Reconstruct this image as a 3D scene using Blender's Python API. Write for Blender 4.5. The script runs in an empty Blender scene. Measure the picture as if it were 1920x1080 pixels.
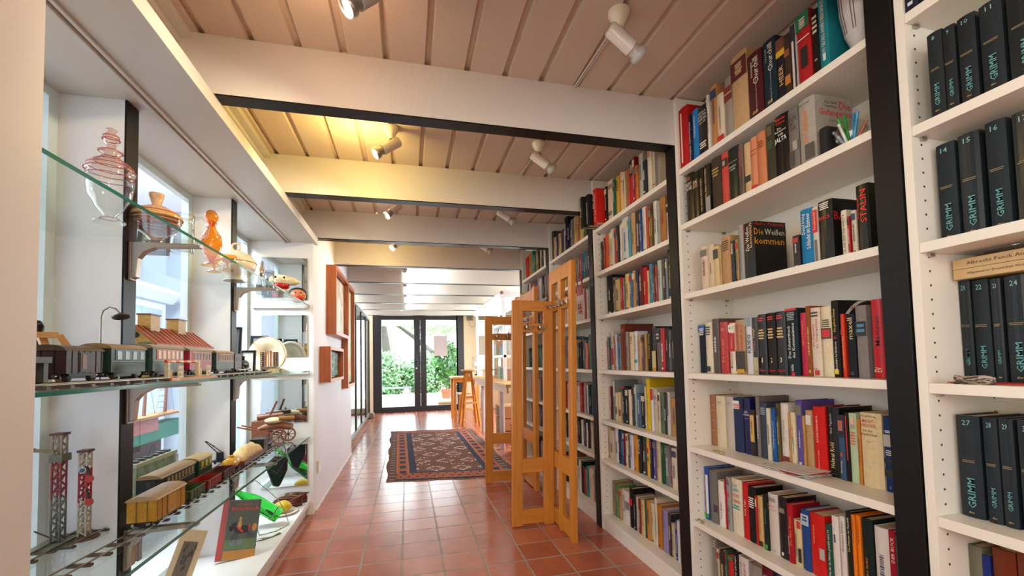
import bpy, math, random
from mathutils import Vector, Matrix, noise as mnoise
S = bpy.context.scene
COL = S.collection
random.seed(7)

# ---------------------------------------------------------------- camera
cd = bpy.data.cameras.new('camera'); cam = bpy.data.objects.new('camera', cd); COL.objects.link(cam)
cd.sensor_fit = 'HORIZONTAL'; cd.sensor_width = 36.0
cd.lens = 798.0 / 1920.0 * 36.0          # focal length, 1920 px wide frame
cd.shift_x = 0.0; cd.shift_y = 100.0 / 1920.0   # lens shift: the horizon sits below the middle
cd.clip_start = 0.02; cd.clip_end = 200
cr = Vector((0.97080935, -0.23879243, -0.02252522)); cu = Vector((0.01109402, -0.04910742, 0.99873189)); cf = Vector((0.23959577, 0.96982815, 0.04502477))
cam.matrix_world = Matrix(((cr.x, cu.x, -cf.x, 0), (cr.y, cu.y, -cf.y, 0), (cr.z, cu.z, -cf.z, 1.0), (0, 0, 0, 1)))
S.camera = cam

# ---------------------------------------------------------------- world, sun, daylight, exposure
S.view_settings.view_transform = 'Standard'; S.view_settings.look = 'None'
S.view_settings.exposure = 0.3; S.view_settings.gamma = 1.0; S.view_settings.use_curve_mapping = False
S.cycles.max_bounces = 10; S.cycles.transparent_max_bounces = 24; S.cycles.diffuse_bounces = 7; S.cycles.glossy_bounces = 4
S.cycles.transmission_bounces = 8; S.cycles.caustics_reflective = False; S.cycles.caustics_refractive = False
S.cycles.sample_clamp_indirect = 6.0
S.cycles.use_light_tree = True
w = bpy.data.worlds.new('overcast_sky'); S.world = w; w.use_nodes = True
bg = w.node_tree.nodes['Background']; bg.inputs[0].default_value = (0.88, 0.95, 1.0, 1); bg.inputs[1].default_value = 4.6
def area(name, loc, target, sx, sy, watts, col, spread=180):
    l = bpy.data.lights.new(name, 'AREA'); l.shape = 'RECTANGLE'; l.size = sx; l.size_y = sy; l.energy = watts; l.color = col; l.spread = math.radians(spread)
    o = bpy.data.objects.new(name, l); COL.objects.link(o); o.location = loc
    o.rotation_euler = (Vector(target) - Vector(loc)).to_track_quat('-Z', 'Y').to_euler(); return o
# daylight through the far right side window and garden doors; others are added fill
area('fill_light_rear', (0.35, -2.6, 1.35), (0.35, 0, 1.1), 1.5, 1.2, 7, (1.0, 0.92, 0.82))  # added fill from behind the camera, set at an invented window
area('daylight_side_window', (2.35, 6.1, 1.35), (0, 5.6, 1.0), 3.2, 1.1, 150, (0.93, 0.96, 1.0))
area('daylight_garden_doors', (0.2, 9.5, 1.2), (0.2, 0, 0.8), 1.5, 1.9, 38, (0.90, 0.94, 1.0))
area('fill_panel_next_room', (-1.55, 2.5, 2.27), (-2.2, 3.1, .9), .9, .9, 170, (0.82, 0.91, 1.0))  # unseen panel added to brighten the next room's wall
area('fill_light_next_room', (-2.9, 1.3, 1.35), (0, 1.5, 1.2), 2.6, 1.5, 30, (0.97, 0.97, 1.0))  # added fill for the shelves; the next room's wall has no window
area('fill_light_left', (-.57, -.1, 1.25), (1.0, .5, 1.12), 1.5, 1.3, 23, (1.0, 0.94, 0.84), 150)  # added out of view to fill the near bay shelves
def spot(name, loc, target, watts, col, cone=70, blend=0.6, rad=0.02):
    l = bpy.data.lights.new(name, 'SPOT'); l.energy = watts; l.color = col; l.spot_size = math.radians(cone); l.spot_blend = blend; l.shadow_soft_size = rad
    o = bpy.data.objects.new(name, l); COL.objects.link(o); o.location = loc
    o.rotation_euler = (Vector(target) - Vector(loc)).to_track_quat('-Z', 'Y').to_euler(); return o

# ---------------------------------------------------------------- materials
def lin(c):
    if isinstance(c, str):
        c = [int(c[i:i+2], 16) / 255 for i in (0, 2, 4)]
    return tuple(x / 12.92 if x <= 0.04045 else ((x + 0.055) / 1.055) ** 2.4 for x in c)
def mat(name, color=None, rough=0.5, metal=0.0, var=0.06, nscale=18, bump=0.0, bscale=200, spec=0.5, coat=0.0):
    """Principled with procedural noise; color None -> read the face colours of the mesh ('Col')."""
    m = bpy.data.materials.new(name); m.use_nodes = True; nt = m.node_tree; N = nt.nodes; L = nt.links
    b = N['Principled BSDF']; b.inputs['Roughness'].default_value = rough; b.inputs['Metallic'].default_value = metal
    b.inputs['Specular IOR Level'].default_value = spec; b.inputs['Coat Weight'].default_value = coat
    tc = N.new('ShaderNodeTexCoord'); nz = N.new('ShaderNodeTexNoise'); nz.inputs['Scale'].default_value = nscale; nz.inputs['Detail'].default_value = 4
    L.new(tc.outputs['Object'], nz.inputs['Vector'])
    hs = N.new('ShaderNodeHueSaturation'); mr = N.new('ShaderNodeMapRange')
    mr.inputs['To Min'].default_value = 1 - var; mr.inputs['To Max'].default_value = 1 + var; mr.inputs['From Min'].default_value = .3; mr.inputs['From Max'].default_value = .7
    L.new(nz.outputs['Fac'], mr.inputs['Value']); L.new(mr.outputs[0], hs.inputs['Value'])
    if color is None:
        at = N.new('ShaderNodeAttribute'); at.attribute_name = 'Col'; L.new(at.outputs['Color'], hs.inputs['Color'])
    else:
        hs.inputs['Color'].default_value = (*lin(color), 1)
    L.new(hs.outputs['Color'], b.inputs['Base Color'])
    if bump:
        n2 = N.new('ShaderNodeTexNoise'); n2.inputs['Scale'].default_value = bscale; bp = N.new('ShaderNodeBump'); bp.inputs['Strength'].default_value = bump; bp.inputs['Distance'].default_value = .002
        L.new(tc.outputs['Object'], n2.inputs['Vector']); L.new(n2.outputs['Fac'], bp.inputs['Height']); L.new(bp.outputs[0], b.inputs['Normal'])
    return m
def wood(name, c1, c2, axis='Z', rough=0.4, scale=14):
    m = bpy.data.materials.new(name); m.use_nodes = True; nt = m.node_tree; N = nt.nodes; L = nt.links; b = N['Principled BSDF']; b.inputs['Roughness'].default_value = rough
    tc = N.new('ShaderNodeTexCoord'); mp = N.new('ShaderNodeMapping'); s = [scale, scale, scale]; s['XYZ'.index(axis)] = scale * .06
    mp.inputs['Scale'].default_value = s; nz = N.new('ShaderNodeTexNoise'); nz.inputs['Scale'].default_value = 3; nz.inputs['Detail'].default_value = 6; nz.inputs['Distortion'].default_value = 1.2
    cr_ = N.new('ShaderNodeValToRGB'); cr_.color_ramp.elements[0].position = .3; cr_.color_ramp.elements[1].position = .7
    cr_.color_ramp.elements[0].color = (*lin(c1), 1); cr_.color_ramp.elements[1].color = (*lin(c2), 1)
    L.new(tc.outputs['Object'], mp.inputs['Vector']); L.new(mp.outputs[0], nz.inputs['Vector']); L.new(nz.outputs['Fac'], cr_.inputs['Fac']); L.new(cr_.outputs[0], b.inputs['Base Color']); return m
def thin_glass(name, tint, edge_refl=0.9, rough=0.0, ior=1.45, face=0.02):
    m = bpy.data.materials.new(name); m.use_nodes = True; nt = m.node_tree; N = nt.nodes; L = nt.links; N.remove(N['Principled BSDF'])
    out = N['Material Output']; mx = N.new('ShaderNodeMixShader'); tr = N.new('ShaderNodeBsdfTransparent'); gl = N.new('ShaderNodeBsdfGlossy'); fr = N.new('ShaderNodeFresnel')
    fr.inputs['IOR'].default_value = ior; gl.inputs['Roughness'].default_value = rough; tr.inputs['Color'].default_value = (*tint, 1); gl.inputs['Color'].default_value = (edge_refl,) * 3 + (1,)
    ge = N.new('ShaderNodeNewGeometry'); sb = N.new('ShaderNodeMath'); sb.operation = 'SUBTRACT'; sb.inputs[0].default_value = 1; sb.use_clamp = True; ml = N.new('ShaderNodeMath'); ml.operation = 'MULTIPLY'
    L.new(ge.outputs['Backfacing'], sb.inputs[1]); L.new(sb.outputs[0], ml.inputs[0]); L.new(fr.outputs[0], ml.inputs[1]); L.new(ml.outputs[0], mx.inputs[0]); L.new(tr.outputs[0], mx.inputs[1]); L.new(gl.outputs[0], mx.inputs[2]); L.new(mx.outputs[0], out.inputs['Surface']); return m
def real_glass(name, col, rough=0.02, ior=1.3, trans=1.0):
    m = bpy.data.materials.new(name); m.use_nodes = True; b = m.node_tree.nodes['Principled BSDF']
    b.inputs['Base Color'].default_value = (*lin(col), 1); b.inputs['Roughness'].default_value = rough; b.inputs['IOR'].default_value = ior; b.inputs['Transmission Weight'].default_value = trans; return m
M = {}
M['white'] = mat('white_paint', 'e2e0dc', .45, var=.02, nscale=3, bump=.04, bscale=40)
M['shelf'] = mat('shelf_laminate', 'e2dccf', .38, var=.02, nscale=4)
M['wall'] = mat('wall_plaster', 'e8e5ec', .7, var=.02, nscale=2, bump=.08, bscale=120)
M['farwall'] = mat('cream_plaster', 'e6d3b0', .7, var=.02, nscale=2)
M['ceil'] = mat('ceiling_paint', 'cbb8a6', .5, var=.03, nscale=2)
M['beam'] = mat('beam_paint', 'cbc5bb', .42, var=.025, nscale=1.5)
M['steel'] = mat('black_steel', '151212', .38, var=.05, spec=.2)
M['black'] = mat('black_frame', '232124', .4, var=.04)
M['chrome'] = mat('chrome', 'd8d8d8', .12, 1.0, var=.02)
M['alu'] = mat('brushed_aluminium', 'b8b4ae', .3, 1.0, var=.04)
M['bracket'] = mat('bracket_metal', 'a8998c', .38, .7, var=.04)
M['nickel'] = mat('pewter_metal', '9a968c', .28, 1.0, var=.05)
M['paint'] = mat('painted', None, .5, var=.07, nscale=60)
M['gloss'] = mat('gloss_painted', None, .2, var=.04, nscale=30, spec=.4)
M['jacket'] = mat('glossy_jacket', None, .26, var=.05, nscale=30, spec=.28)
M['cloth'] = mat('cloth_binding', None, .62, var=.07, nscale=80, spec=.2)
M['matte'] = mat('matte_painted', None, .85, var=.12, nscale=40, bump=.1, bscale=300)
M['tin'] = mat('tin_litho', None, .38, var=.16, nscale=90, spec=.35)
M['paper'] = mat('paper_pages', 'c9b08c', .9, var=.12, nscale=150)
M['print'] = mat('printed_lettering', None, .5, var=.02)
M['lacq'] = mat('mirror_silver', 'e8ecea', .015, 1.0, var=.0)
M['pane'] = thin_glass('window_pane', (.90, .95, .96), ior=1.5)
M['shelfglass'] = thin_glass('shelf_glass', (.93, .975, .96), ior=1.36)
def ware_glass(name, tint, dark, rough=.03):
    """thin blown glass: clear face-on, darker and mirror-like towards the outline"""
    m = bpy.data.materials.new(name); m.use_nodes = True; nt = m.node_tree; N = nt.nodes; L = nt.links; N.remove(N['Principled BSDF'])
    out = N['Material Output']; mx = N.new('ShaderNodeMixShader'); tr = N.new('ShaderNodeBsdfTransparent'); gl = N.new('ShaderNodeBsdfGlossy'); lw = N.new('ShaderNodeLayerWeight'); lw.inputs['Blend'].default_value = .5
    p = N.new('ShaderNodeMath'); p.operation = 'POWER'; p.inputs[1].default_value = 2.2; q = N.new('ShaderNodeMapRange'); q.inputs['To Min'].default_value = .05; q.inputs['To Max'].default_value = .75
    mc = N.new('ShaderNodeMix'); mc.data_type = 'RGBA'; mc.inputs[6].default_value = (*tint, 1); mc.inputs[7].default_value = (*dark, 1); gl.inputs['Roughness'].default_value = rough; gl.inputs['Color'].default_value = (.95, .95, .95, 1)
    L.new(lw.outputs['Facing'], p.inputs[0]); L.new(p.outputs[0], q.inputs['Value']); L.new(p.outputs[0], mc.inputs[0]); L.new(mc.outputs[2], tr.inputs['Color']); L.new(q.outputs[0], mx.inputs[0]); L.new(tr.outputs[0], mx.inputs[1]); L.new(gl.outputs[0], mx.inputs[2]); L.new(mx.outputs[0], out.inputs['Surface']); return m
M['clear'] = ware_glass('clear_glassware', (.95, .96, .95), (.5, .52, .5))
M['pinkglass'] = ware_glass('pink_glassware', (.93, .80, .75), (.62, .36, .30))
M['amber'] = ware_glass('amber_glass', (.93, .50, .10), (.6, .2, .02))
M['edge'] = mat('glass_edge_green', '2f8f80', .1, var=.1, nscale=8)
M['edge'].node_tree.nodes['Principled BSDF'].inputs['Transmission Weight'].default_value = .4
M['green_glass'] = real_glass('green_bottle_glass', '3fd04a', .02, 1.35)
M['oak'] = wood('beech_wood', 'c0741e', 'd08a34', 'Z', .42)
M['oakx'] = wood('beech_wood_cross', 'c0741e', 'd08a34', 'X', .42)
M['pine'] = wood('pine_wood', 'c89458', 'd8a868', 'Z', .5)
M['teak'] = wood('picture_frame_wood', '9a4e1c', 'b86626', 'Z', .4)
M['brownwood'] = wood('brown_wood', '6a3a20', '8c5230', 'Y', .4)
M['darkwood'] = wood('dark_wood', '3e2a22', '54382c', 'Z', .45)

# ---------------------------------------------------------------- mesh builder
WL = {}
class MB:
    def __init__(s, c='ffffff'): s.v = []; s.f = []; s.mi = []; s.sm = []; s.cl = []; s.set(c); s.m = 0; s.smooth = False
    def set(s, c): s.c = lin(c); return s
    def add(s, vs, fs, sm=None):
        o = len(s.v); s.v += [tuple(v) for v in vs]
        for f in fs:
            s.f.append([o + i for i in f]); s.mi.append(s.m); s.sm.append(s.smooth if sm is None else sm); s.cl.append(s.c)
        return s
    def box(s, x0, y0, z0, x1, y1, z1, R=None):
        if x0 > x1: x0, x1 = x1, x0
        if y0 > y1: y0, y1 = y1, y0
        if z0 > z1: z0, z1 = z1, z0
        vs = [(x0,y0,z0),(x1,y0,z0),(x1,y1,z0),(x0,y1,z0),(x0,y0,z1),(x1,y0,z1),(x1,y1,z1),(x0,y1,z1)]
        if R: vs = [R(Vector(v)) for v in vs]
        return s.add(vs, [(0,3,2,1),(4,5,6,7),(0,1,5,4),(1,2,6,5),(2,3,7,6),(3,0,4,7)], False)
    def bar(s, p, q, wx, wz):
        """square bar from p to q"""
        p = Vector(p); q = Vector(q); d = (q - p).normalized(); a = d.cross(Vector((0,0,1)));
        if a.length < 1e-3: a = Vector((1,0,0))
        a.normalize(); b = a.cross(d); a *= wx / 2; b *= wz / 2
        vs = [p-a-b, p+a-b, p+a+b, p-a+b, q-a-b, q+a-b, q+a+b, q-a+b]
        return s.add(vs, [(0,1,2,3),(7,6,5,4),(0,4,5,1),(1,5,6,2),(2,6,7,3),(3,7,4,0)], False)
    def prism(s, pts, ax, a, b):
        """pts 2-D polygon; ax = extrusion axis; pts are the other two axes in xyz order"""
        i = 'xyz'.index(ax); n = len(pts)
        def P(p, t): l = list(p); l.insert(i, t); return tuple(l)
        vs = [P(p, a) for p in pts] + [P(p, b) for p in pts]
        fs = [tuple(range(n))[::-1], tuple(range(n, 2*n))] + [(k, (k+1) % n, n + (k+1) % n, n + k) for k in range(n)]
        return s.add(vs, fs)
    def tube(s, pts, r, n=8, closed=False, caps=True):
        pts = [Vector(p) for p in pts]; rs = r if isinstance(r, (list, tuple)) else [r] * len(pts); N = len(pts); vs = []; up = None
        for i, p in enumerate(pts):
            a = pts[(i-1) % N] if (closed or i > 0) else p; b = pts[(i+1) % N] if (closed or i < N-1) else p
            d = (b - a).normalized()
            if up is None: up = Vector((0,0,1)) if abs(d.z) < .9 else Vector((1,0,0))
            x = d.cross(up).normalized(); y = x.cross(d).normalized(); up = y
            for k in range(n):
                t = 2*math.pi*k/n; vs.append(p + (x*math.cos(t) + y*math.sin(t)) * rs[i])
        fs = []
        for i in range(N if closed else N-1):
            j = (i+1) % N
            for k in range(n): fs.append((i*n+k, i*n+(k+1)%n, j*n+(k+1)%n, j*n+k))
        s.add(vs, fs, True)
        if caps and not closed: s.add(vs, [tuple(range(n))[::-1], tuple(range((N-1)*n, N*n))], False)
        return s
    def cyl(s, p, q, r, r2=None, n=14): return s.tube([p, q], [r, r if r2 is None else r2], n)
    def lathe(s, prof, o, n=24, d=(0,0,1), caps=True):
        """prof = [(radius, height)...] around axis d from o"""
        o = Vector(o); d = Vector(d).normalized(); x = d.orthogonal().normalized(); y = d.cross(x); vs = []
        for r, h in prof:
            for k in range(n):
                t = 2*math.pi*k/n; vs.append(o + d*h + (x*math.cos(t) + y*math.sin(t)) * max(r, 1e-5))
        fs = [(i*n+k, i*n+(k+1)%n, (i+1)*n+(k+1)%n, (i+1)*n+k) for i in range(len(prof)-1) for k in range(n)]
        s.add(vs, fs, True)
        if caps:
            s.add(vs, [tuple(range(n))[::-1], tuple(range((len(prof)-1)*n, len(prof)*n))], False)
        return s
    def ball(s, c, rx, ry=None, rz=None, n=14, m=9):
        ry = rx if ry is None else ry; rz = rx if rz is None else rz; vs = []; c = Vector(c)
        for i in range(m+1):
            a = math.pi*i/m
            for k in range(n):
                t = 2*math.pi*k/n; vs.append(c + Vector((rx*math.sin(a)*math.cos(t), ry*math.sin(a)*math.sin(t), -rz*math.cos(a))))
        return s.add(vs, [(i*n+k, i*n+(k+1)%n, (i+1)*n+(k+1)%n, (i+1)*n+k) for i in range(m) for k in range(n)], True)
    def quad(s, a, b, c, d): return s.add([a, b, c, d], [(0,1,2,3)], False)
    def xf(s, fn): s.v = [tuple(fn(Vector(v))) for v in s.v]; return s
    def build(s, name, mats, parent=None, origin=None, bevel=0, kind=None, solid=0):
        if not isinstance(mats, (list, tuple)): mats = [mats]
        if parent is not None: o0 = WL[parent.name]
        else:
            if origin is None:
                xs = [v[0] for v in s.v]; ys = [v[1] for v in s.v]; zs = [v[2] for v in s.v]
                origin = ((min(xs)+max(xs))/2, (min(ys)+max(ys))/2, min(zs))
            o0 = Vector(origin)
        me = bpy.data.meshes.new(name); me.from_pydata([(v[0]-o0.x, v[1]-o0.y, v[2]-o0.z) for v in s.v], [], s.f)
        for mt in mats: me.materials.append(mt)
        me.polygons.foreach_set('material_index', s.mi); me.polygons.foreach_set('use_smooth', s.sm)
        at = me.attributes.new('Col', 'FLOAT_COLOR', 'FACE'); fl = []
        for c in s.cl: fl += [c[0], c[1], c[2], 1.0]
        at.data.foreach_set('color', fl)
        me.update(); o = bpy.data.objects.new(name, me); COL.objects.link(o); o.location = (0, 0, 0) if parent is not None else o0
        WL[o.name] = o0
        if parent is not None: o.parent = parent
        if kind: o['kind'] = kind
        if solid: md = o.modifiers.new('solid', 'SOLIDIFY'); md.thickness = solid; md.offset = 0
        if bevel: md = o.modifiers.new('bevel', 'BEVEL'); md.width = bevel; md.segments = 2; md.limit_method = 'ANGLE'; md.angle_limit = .9
        return o
def tag(o, label, cat, group=None):
    assert 4 <= len(label.split()) <= 16, label
    o['label'] = label; o['category'] = cat
    if group: o['group'] = group
    return o
def thing(name, label, cat, loc, group=None):
    o = bpy.data.objects.new(name, None); o.empty_display_size = .05; COL.objects.link(o); o.location = loc; WL[o.name] = Vector(loc); return tag(o, label, cat, group)
def copy_tree(o, parent=None):
    c = o.copy(); COL.objects.link(c); WL[c.name] = WL[o.name].copy()
    if parent is not None: c.parent = parent
    for ch in list(o.children): copy_tree(ch, c)
    return c
def boxo(name, m, x0, y0, z0, x1, y1, z1, parent=None, bevel=0, kind=None, c='ffffff'):
    return MB(c).box(x0, y0, z0, x1, y1, z1).build(name, m, parent, bevel=bevel, kind=kind)
def part_label(o, t): o['label'] = t; return o

# lettering: a cache of flat glyph meshes of unit height
_T = {}
def glyphs(t):
    if t not in _T:
        c = bpy.data.curves.new('lettering', 'FONT'); c.body = t; c.size = 1; c.resolution_u = 1; c.fill_mode = 'FRONT'; c.space_line = .85; c.offset = .005
        o = bpy.data.objects.new('lettering', c); me = bpy.data.meshes.new_from_object(o)
        vs = [tuple(v.co) for v in me.vertices]; fs = [tuple(p.vertices) for p in me.polygons]
        if vs:
            x0 = min(v[0] for v in vs); x1 = max(v[0] for v in vs); y0 = min(v[1] for v in vs); y1 = max(v[1] for v in vs)
        else: x0 = y0 = 0; x1 = y1 = 1
        _T[t] = ([(v[0]-x0, v[1]-y0) for v in vs], fs, x1-x0, y1-y0)
        bpy.data.objects.remove(o); bpy.data.curves.remove(c); bpy.data.meshes.remove(me)
    return _T[t]
def text(mb, t, col, center, right, up, length, height, stretch=True):
    """fit text into length x height around center"""
    vs, fs, wd, ht = glyphs(t); right = Vector(right); up = Vector(up); c = Vector(center)
    sx = length / wd; sy = height / ht
    if not stretch: sx = sy = min(sx, sy)
    else:
        if sx > sy * 1.25: sx = sy * 1.25
        if sy > sx * 2.2: sy = sx * 2.2
    mb.set(col); mb.add([c + right * ((v[0] - wd/2) * sx) + up * ((v[1] - ht/2) * sy) for v in vs], fs, False)
# ================================================================ SETTING
ZC = 2.09
def floor_mat():
    m = bpy.data.materials.new('terracotta_tiles'); m.use_nodes = True; nt = m.node_tree; N = nt.nodes; L = nt.links; b = N['Principled BSDF']
    tc = N.new('ShaderNodeTexCoord'); mp = N.new('ShaderNodeMapping'); mp.inputs['Location'].default_value = (.431 + .1995*10, -2.292 + .1855*30, 0)
    br = N.new('ShaderNodeTexBrick'); br.offset = 0; br.squash = 1; br.inputs['Scale'].default_value = 1; br.inputs['Brick Width'].default_value = .1995; br.inputs['Row Height'].default_value = .1855
    br.inputs['Mortar Size'].default_value = .0058; br.inputs['Mortar Smooth'].default_value = .35; br.inputs['Bias'].default_value = 0
    br.inputs['Color1'].default_value = (*lin('9c4c32'), 1); br.inputs['Color2'].default_value = (*lin('b4674a'), 1); br.inputs['Mortar'].default_value = (*lin('98887a'), 1)
    wob = N.new('ShaderNodeTexNoise'); wob.inputs['Scale'].default_value = 9; va = N.new('ShaderNodeVectorMath'); va.operation = 'MULTIPLY_ADD'; va.inputs[1].default_value = (.007, .007, 0)
    L.new(tc.outputs['Object'], mp.inputs['Vector']); L.new(tc.outputs['Object'], wob.inputs['Vector']); L.new(wob.outputs['Color'], va.inputs[0]); L.new(mp.outputs[0], va.inputs[2]); L.new(va.outputs[0], br.inputs['Vector'])
    nz = N.new('ShaderNodeTexNoise'); nz.inputs['Scale'].default_value = 7; nz.inputs['Detail'].default_value = 8; nz.inputs['Roughness'].default_value = .65; L.new(tc.outputs['Object'], nz.inputs['Vector'])
    mr = N.new('ShaderNodeMapRange'); mr.inputs['From Min'].default_value = .3; mr.inputs['From Max'].default_value = .7; mr.inputs['To Min'].default_value = .8; mr.inputs['To Max'].default_value = 1.2
    hs = N.new('ShaderNodeHueSaturation'); L.new(nz.outputs['Fac'], mr.inputs['Value']); L.new(mr.outputs[0], hs.inputs['Value']); L.new(br.outputs['Color'], hs.inputs['Color']); L.new(hs.outputs[0], b.inputs['Base Color'])
    r = N.new('ShaderNodeMapRange'); r.inputs['To Min'].default_value = .27; r.inputs['To Max'].default_value = .7; L.new(br.outputs['Fac'], r.inputs['Value']); L.new(r.outputs[0], b.inputs['Roughness'])
    b.inputs['Specular IOR Level'].default_value = .55; b.inputs['Coat Weight'].default_value = .28; b.inputs['Coat Roughness'].default_value = .16
    nf = N.new('ShaderNodeTexNoise'); nf.inputs['Scale'].default_value = 55; nf.inputs['Detail'].default_value = 5; L.new(tc.outputs['Object'], nf.inputs['Vector'])
    mul = N.new('ShaderNodeMath'); mul.operation = 'MULTIPLY_ADD'; mul.inputs[1].default_value = -.9; L.new(br.outputs['Fac'], mul.inputs[0]); fm = N.new('ShaderNodeMath'); fm.operation = 'MULTIPLY'; fm.inputs[1].default_value = .22; L.new(nf.outputs['Fac'], fm.inputs[0]); L.new(fm.outputs[0], mul.inputs[2])
    bp = N.new('ShaderNodeBump'); bp.inputs['Strength'].default_value = .5; bp.inputs['Distance'].default_value = .003; L.new(mul.outputs[0], bp.inputs['Height']); L.new(bp.outputs[0], b.inputs['Normal'])
    return m
MB().box(-1.2, -2.7, -.06, 2.45, 9.02, 0).build('floor', floor_mat(), origin=(0, 0, 0), kind='structure')
MB().box(-3.0, -.2, -.06, -1.2, 5.1, 0).build('floor', mat('next_room_floor', 'b9b4b0', .5), kind='structure')
# boarded ceiling: grooves run along the room
gx = [.086 + .1455 * k for k in range(-6, 16)]
pts = [(-.74, ZC)]
for g in gx:
    if -.70 < g < 2.4: pts += [(g-.013, ZC), (g-.008, ZC+.016), (g+.008, ZC+.016), (g+.013, ZC)]
pts += [(2.45, ZC), (2.45, ZC+.08), (-.74, ZC+.08)]
MB().prism(pts, 'y', -2.7, 9.02).build('ceiling', M['ceil'], kind='structure')
boxo('ceiling', M['wall'], -3.0, -.2, 2.3, -1.06, 5.1, 2.36, kind='structure')
# left side
boxo('wall_left', M['white'], -1.06, -2.7, 0, -.60, .88, ZC, kind='structure', bevel=.003)
b = MB().box(-.74, .88, 1.89, -.72, 3.2, ZC).box(-.72, .88, 2.045, -.70, 3.2, ZC).box(-.70, .88, 2.065, -.67, 3.2, ZC); b.build('trim_1', M['beam'], kind='structure')
b = MB().box(-1.06, .88, 1.84, -.60, 3.2, 1.888).box(-.775, .88, 1.832, -.765, 3.14, 1.84).box(-.80, .88, 1.829, -.785, 3.14, 1.84); b.build('trim_2', M['beam'], kind='structure', bevel=.0015)
boxo('wall_left', M['wall'], -.74, 3.2, 0, -.62, 5.12, ZC, kind='structure')
boxo('wall_left', M['wall'], -1.3, 5.12, 0, -1.1, 9.02, ZC, kind='structure')
boxo('wall_left', M['wall'], -1.1, 5.05, 0, -.74, 5.12, ZC, kind='structure')
boxo('baseboard_left', M['white'], -.62, 3.2, 0, -.613, 5.12, .012, kind='structure')
# far wall with the door opening
b = MB().box(-1.3, 9, 0, -.67, 9.12, 2.3).box(1.04, 9, 0, 2.45, 9.12, 2.3).box(-.67, 9, 2.05, 1.04, 9.12, 2.3); b.build('wall_far', M['farwall'], kind='structure')
# right side: wall behind the bookcases, the deeper bay beyond them, side window
boxo('wall_right', M['wall'], 1.375, -2.7, 0, 1.45, 4.12, ZC, kind='structure')
boxo('wall_right', M['wall'], 1.45, 4.06, 0, 2.45, 4.12, ZC, kind='structure')
b = MB().box(2.3, 4.12, 0, 2.4, 9.0, .72).box(2.3, 4.12, 1.98, 2.4, 9.0, ZC).box(2.3, 4.12, .72, 2.4, 4.5, 1.98).box(2.3, 8.7, .72, 2.4, 9.0, 1.98); b.build('wall_right', M['farwall'], kind='structure')
w1 = MB()
for y in (4.5, 5.9, 7.3, 8.66): w1.box(2.32, y, .72, 2.38, y+.05, 1.98)
w1.box(2.325, 4.5, .72, 2.375, 8.7, .78).box(2.325, 4.5, 1.92, 2.375, 8.7, 1.98)
w1 = w1.build('window_1', M['white'], kind='structure'); MB().quad((2.35, 4.5, .72), (2.35, 8.7, .72), (2.35, 8.7, 1.98), (2.35, 4.5, 1.98)).build('pane', M['pane'], w1)
# rear wall behind the camera, with an unseen window added for the fill light
b = MB().box(-.6, -2.8, 0, 1.4, -2.7, .7).box(-.6, -2.8, 1.95, 1.4, -2.7, ZC).box(-.6, -2.8, .7, -.45, -2.7, 1.95).box(1.2, -2.8, .7, 1.4, -2.7, 1.95); b.build('wall_rear', M['wall'], kind='structure')
w2 = MB().box(-.45, -2.78, .7, 1.2, -2.72, .75).box(-.45, -2.78, 1.9, 1.2, -2.72, 1.95).box(.35, -2.78, .7, .4, -2.72, 1.95).build('window_2', M['white'], kind='structure')
w6 = MB().box(-.6, -1.0, .5, -.585, -.93, 2.0).box(-.6, .63, .5, -.585, .70, 2.0).box(-.6, -.93, 1.93, -.585, .63, 2.0).box(-.6, -.93, .5, -.585, .63, .57).build('window_6', M['white'], kind='structure')  # unseen frame added on the left wall around the fill light
# the next room, seen through the glazed back of the display niche
b = MB().box(-3.1, -.3, 0, -3.0, 5.2, 2.36).box(-3.0, 5.1, 0, -1.06, 5.2, 2.36).box(-3.0, -.3, 0, -1.06, -.2, 2.36); b.build('wall_next_room', mat('pale_blue_plaster', 'c9d3de', .7, var=.02, nscale=2), kind='structure')
# niche: floor slab, white piers with steel posts, end wall
b = MB().box(-1.06, .88, 0, -.665, 3.14, .067).box(-1.06, .88, .067, -.64, 3.14, .10); b.build('trim_3', M['white'], kind='structure', bevel=.002)
boxo('wall_left', M['white'], -1.06, 3.14, 0, -.62, 3.2, 1.89, kind='structure')
boxo('wall_left', M['white'], -1.06, .88, .10, -1.03, .98, 1.84, kind='structure')
for i, y in enumerate((1.54, 2.367)):
    b = MB().box(-1.05, y, .10, -.845, y+.06, 1.84)
    p = b.build('trim_%d' % (4+i), M['white'], kind='structure', bevel=.001)
    boxo('steel_post', M['steel'], -.845, y-.001, .10, -.84, y+.06, 1.84, parent=p)
# glazing of the niche: white frame + pane each
for i, (a, c) in enumerate(((.98, 1.54), (1.60, 2.367), (2.427, 3.14))):
    b = MB().box(-1.045, a, .10, -1.015, a+.035, 1.84).box(-1.045, c-.035, .10, -1.015, c, 1.84).box(-1.0445, a+.035, .10, -1.0155, c-.035, .14).box(-1.0445, a+.035, 1.81, -1.0155, c-.035, 1.8395)
    f = b.build('window_%d' % (3+i), mat('window_frame_white', 'd9e6e4', .4, var=.02), kind='structure')
    MB().quad((-1.03, a, .10), (-1.03, c, .10), (-1.03, c, 1.84), (-1.03, a, 1.84)).build('pane', M['pane'], f)
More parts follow.
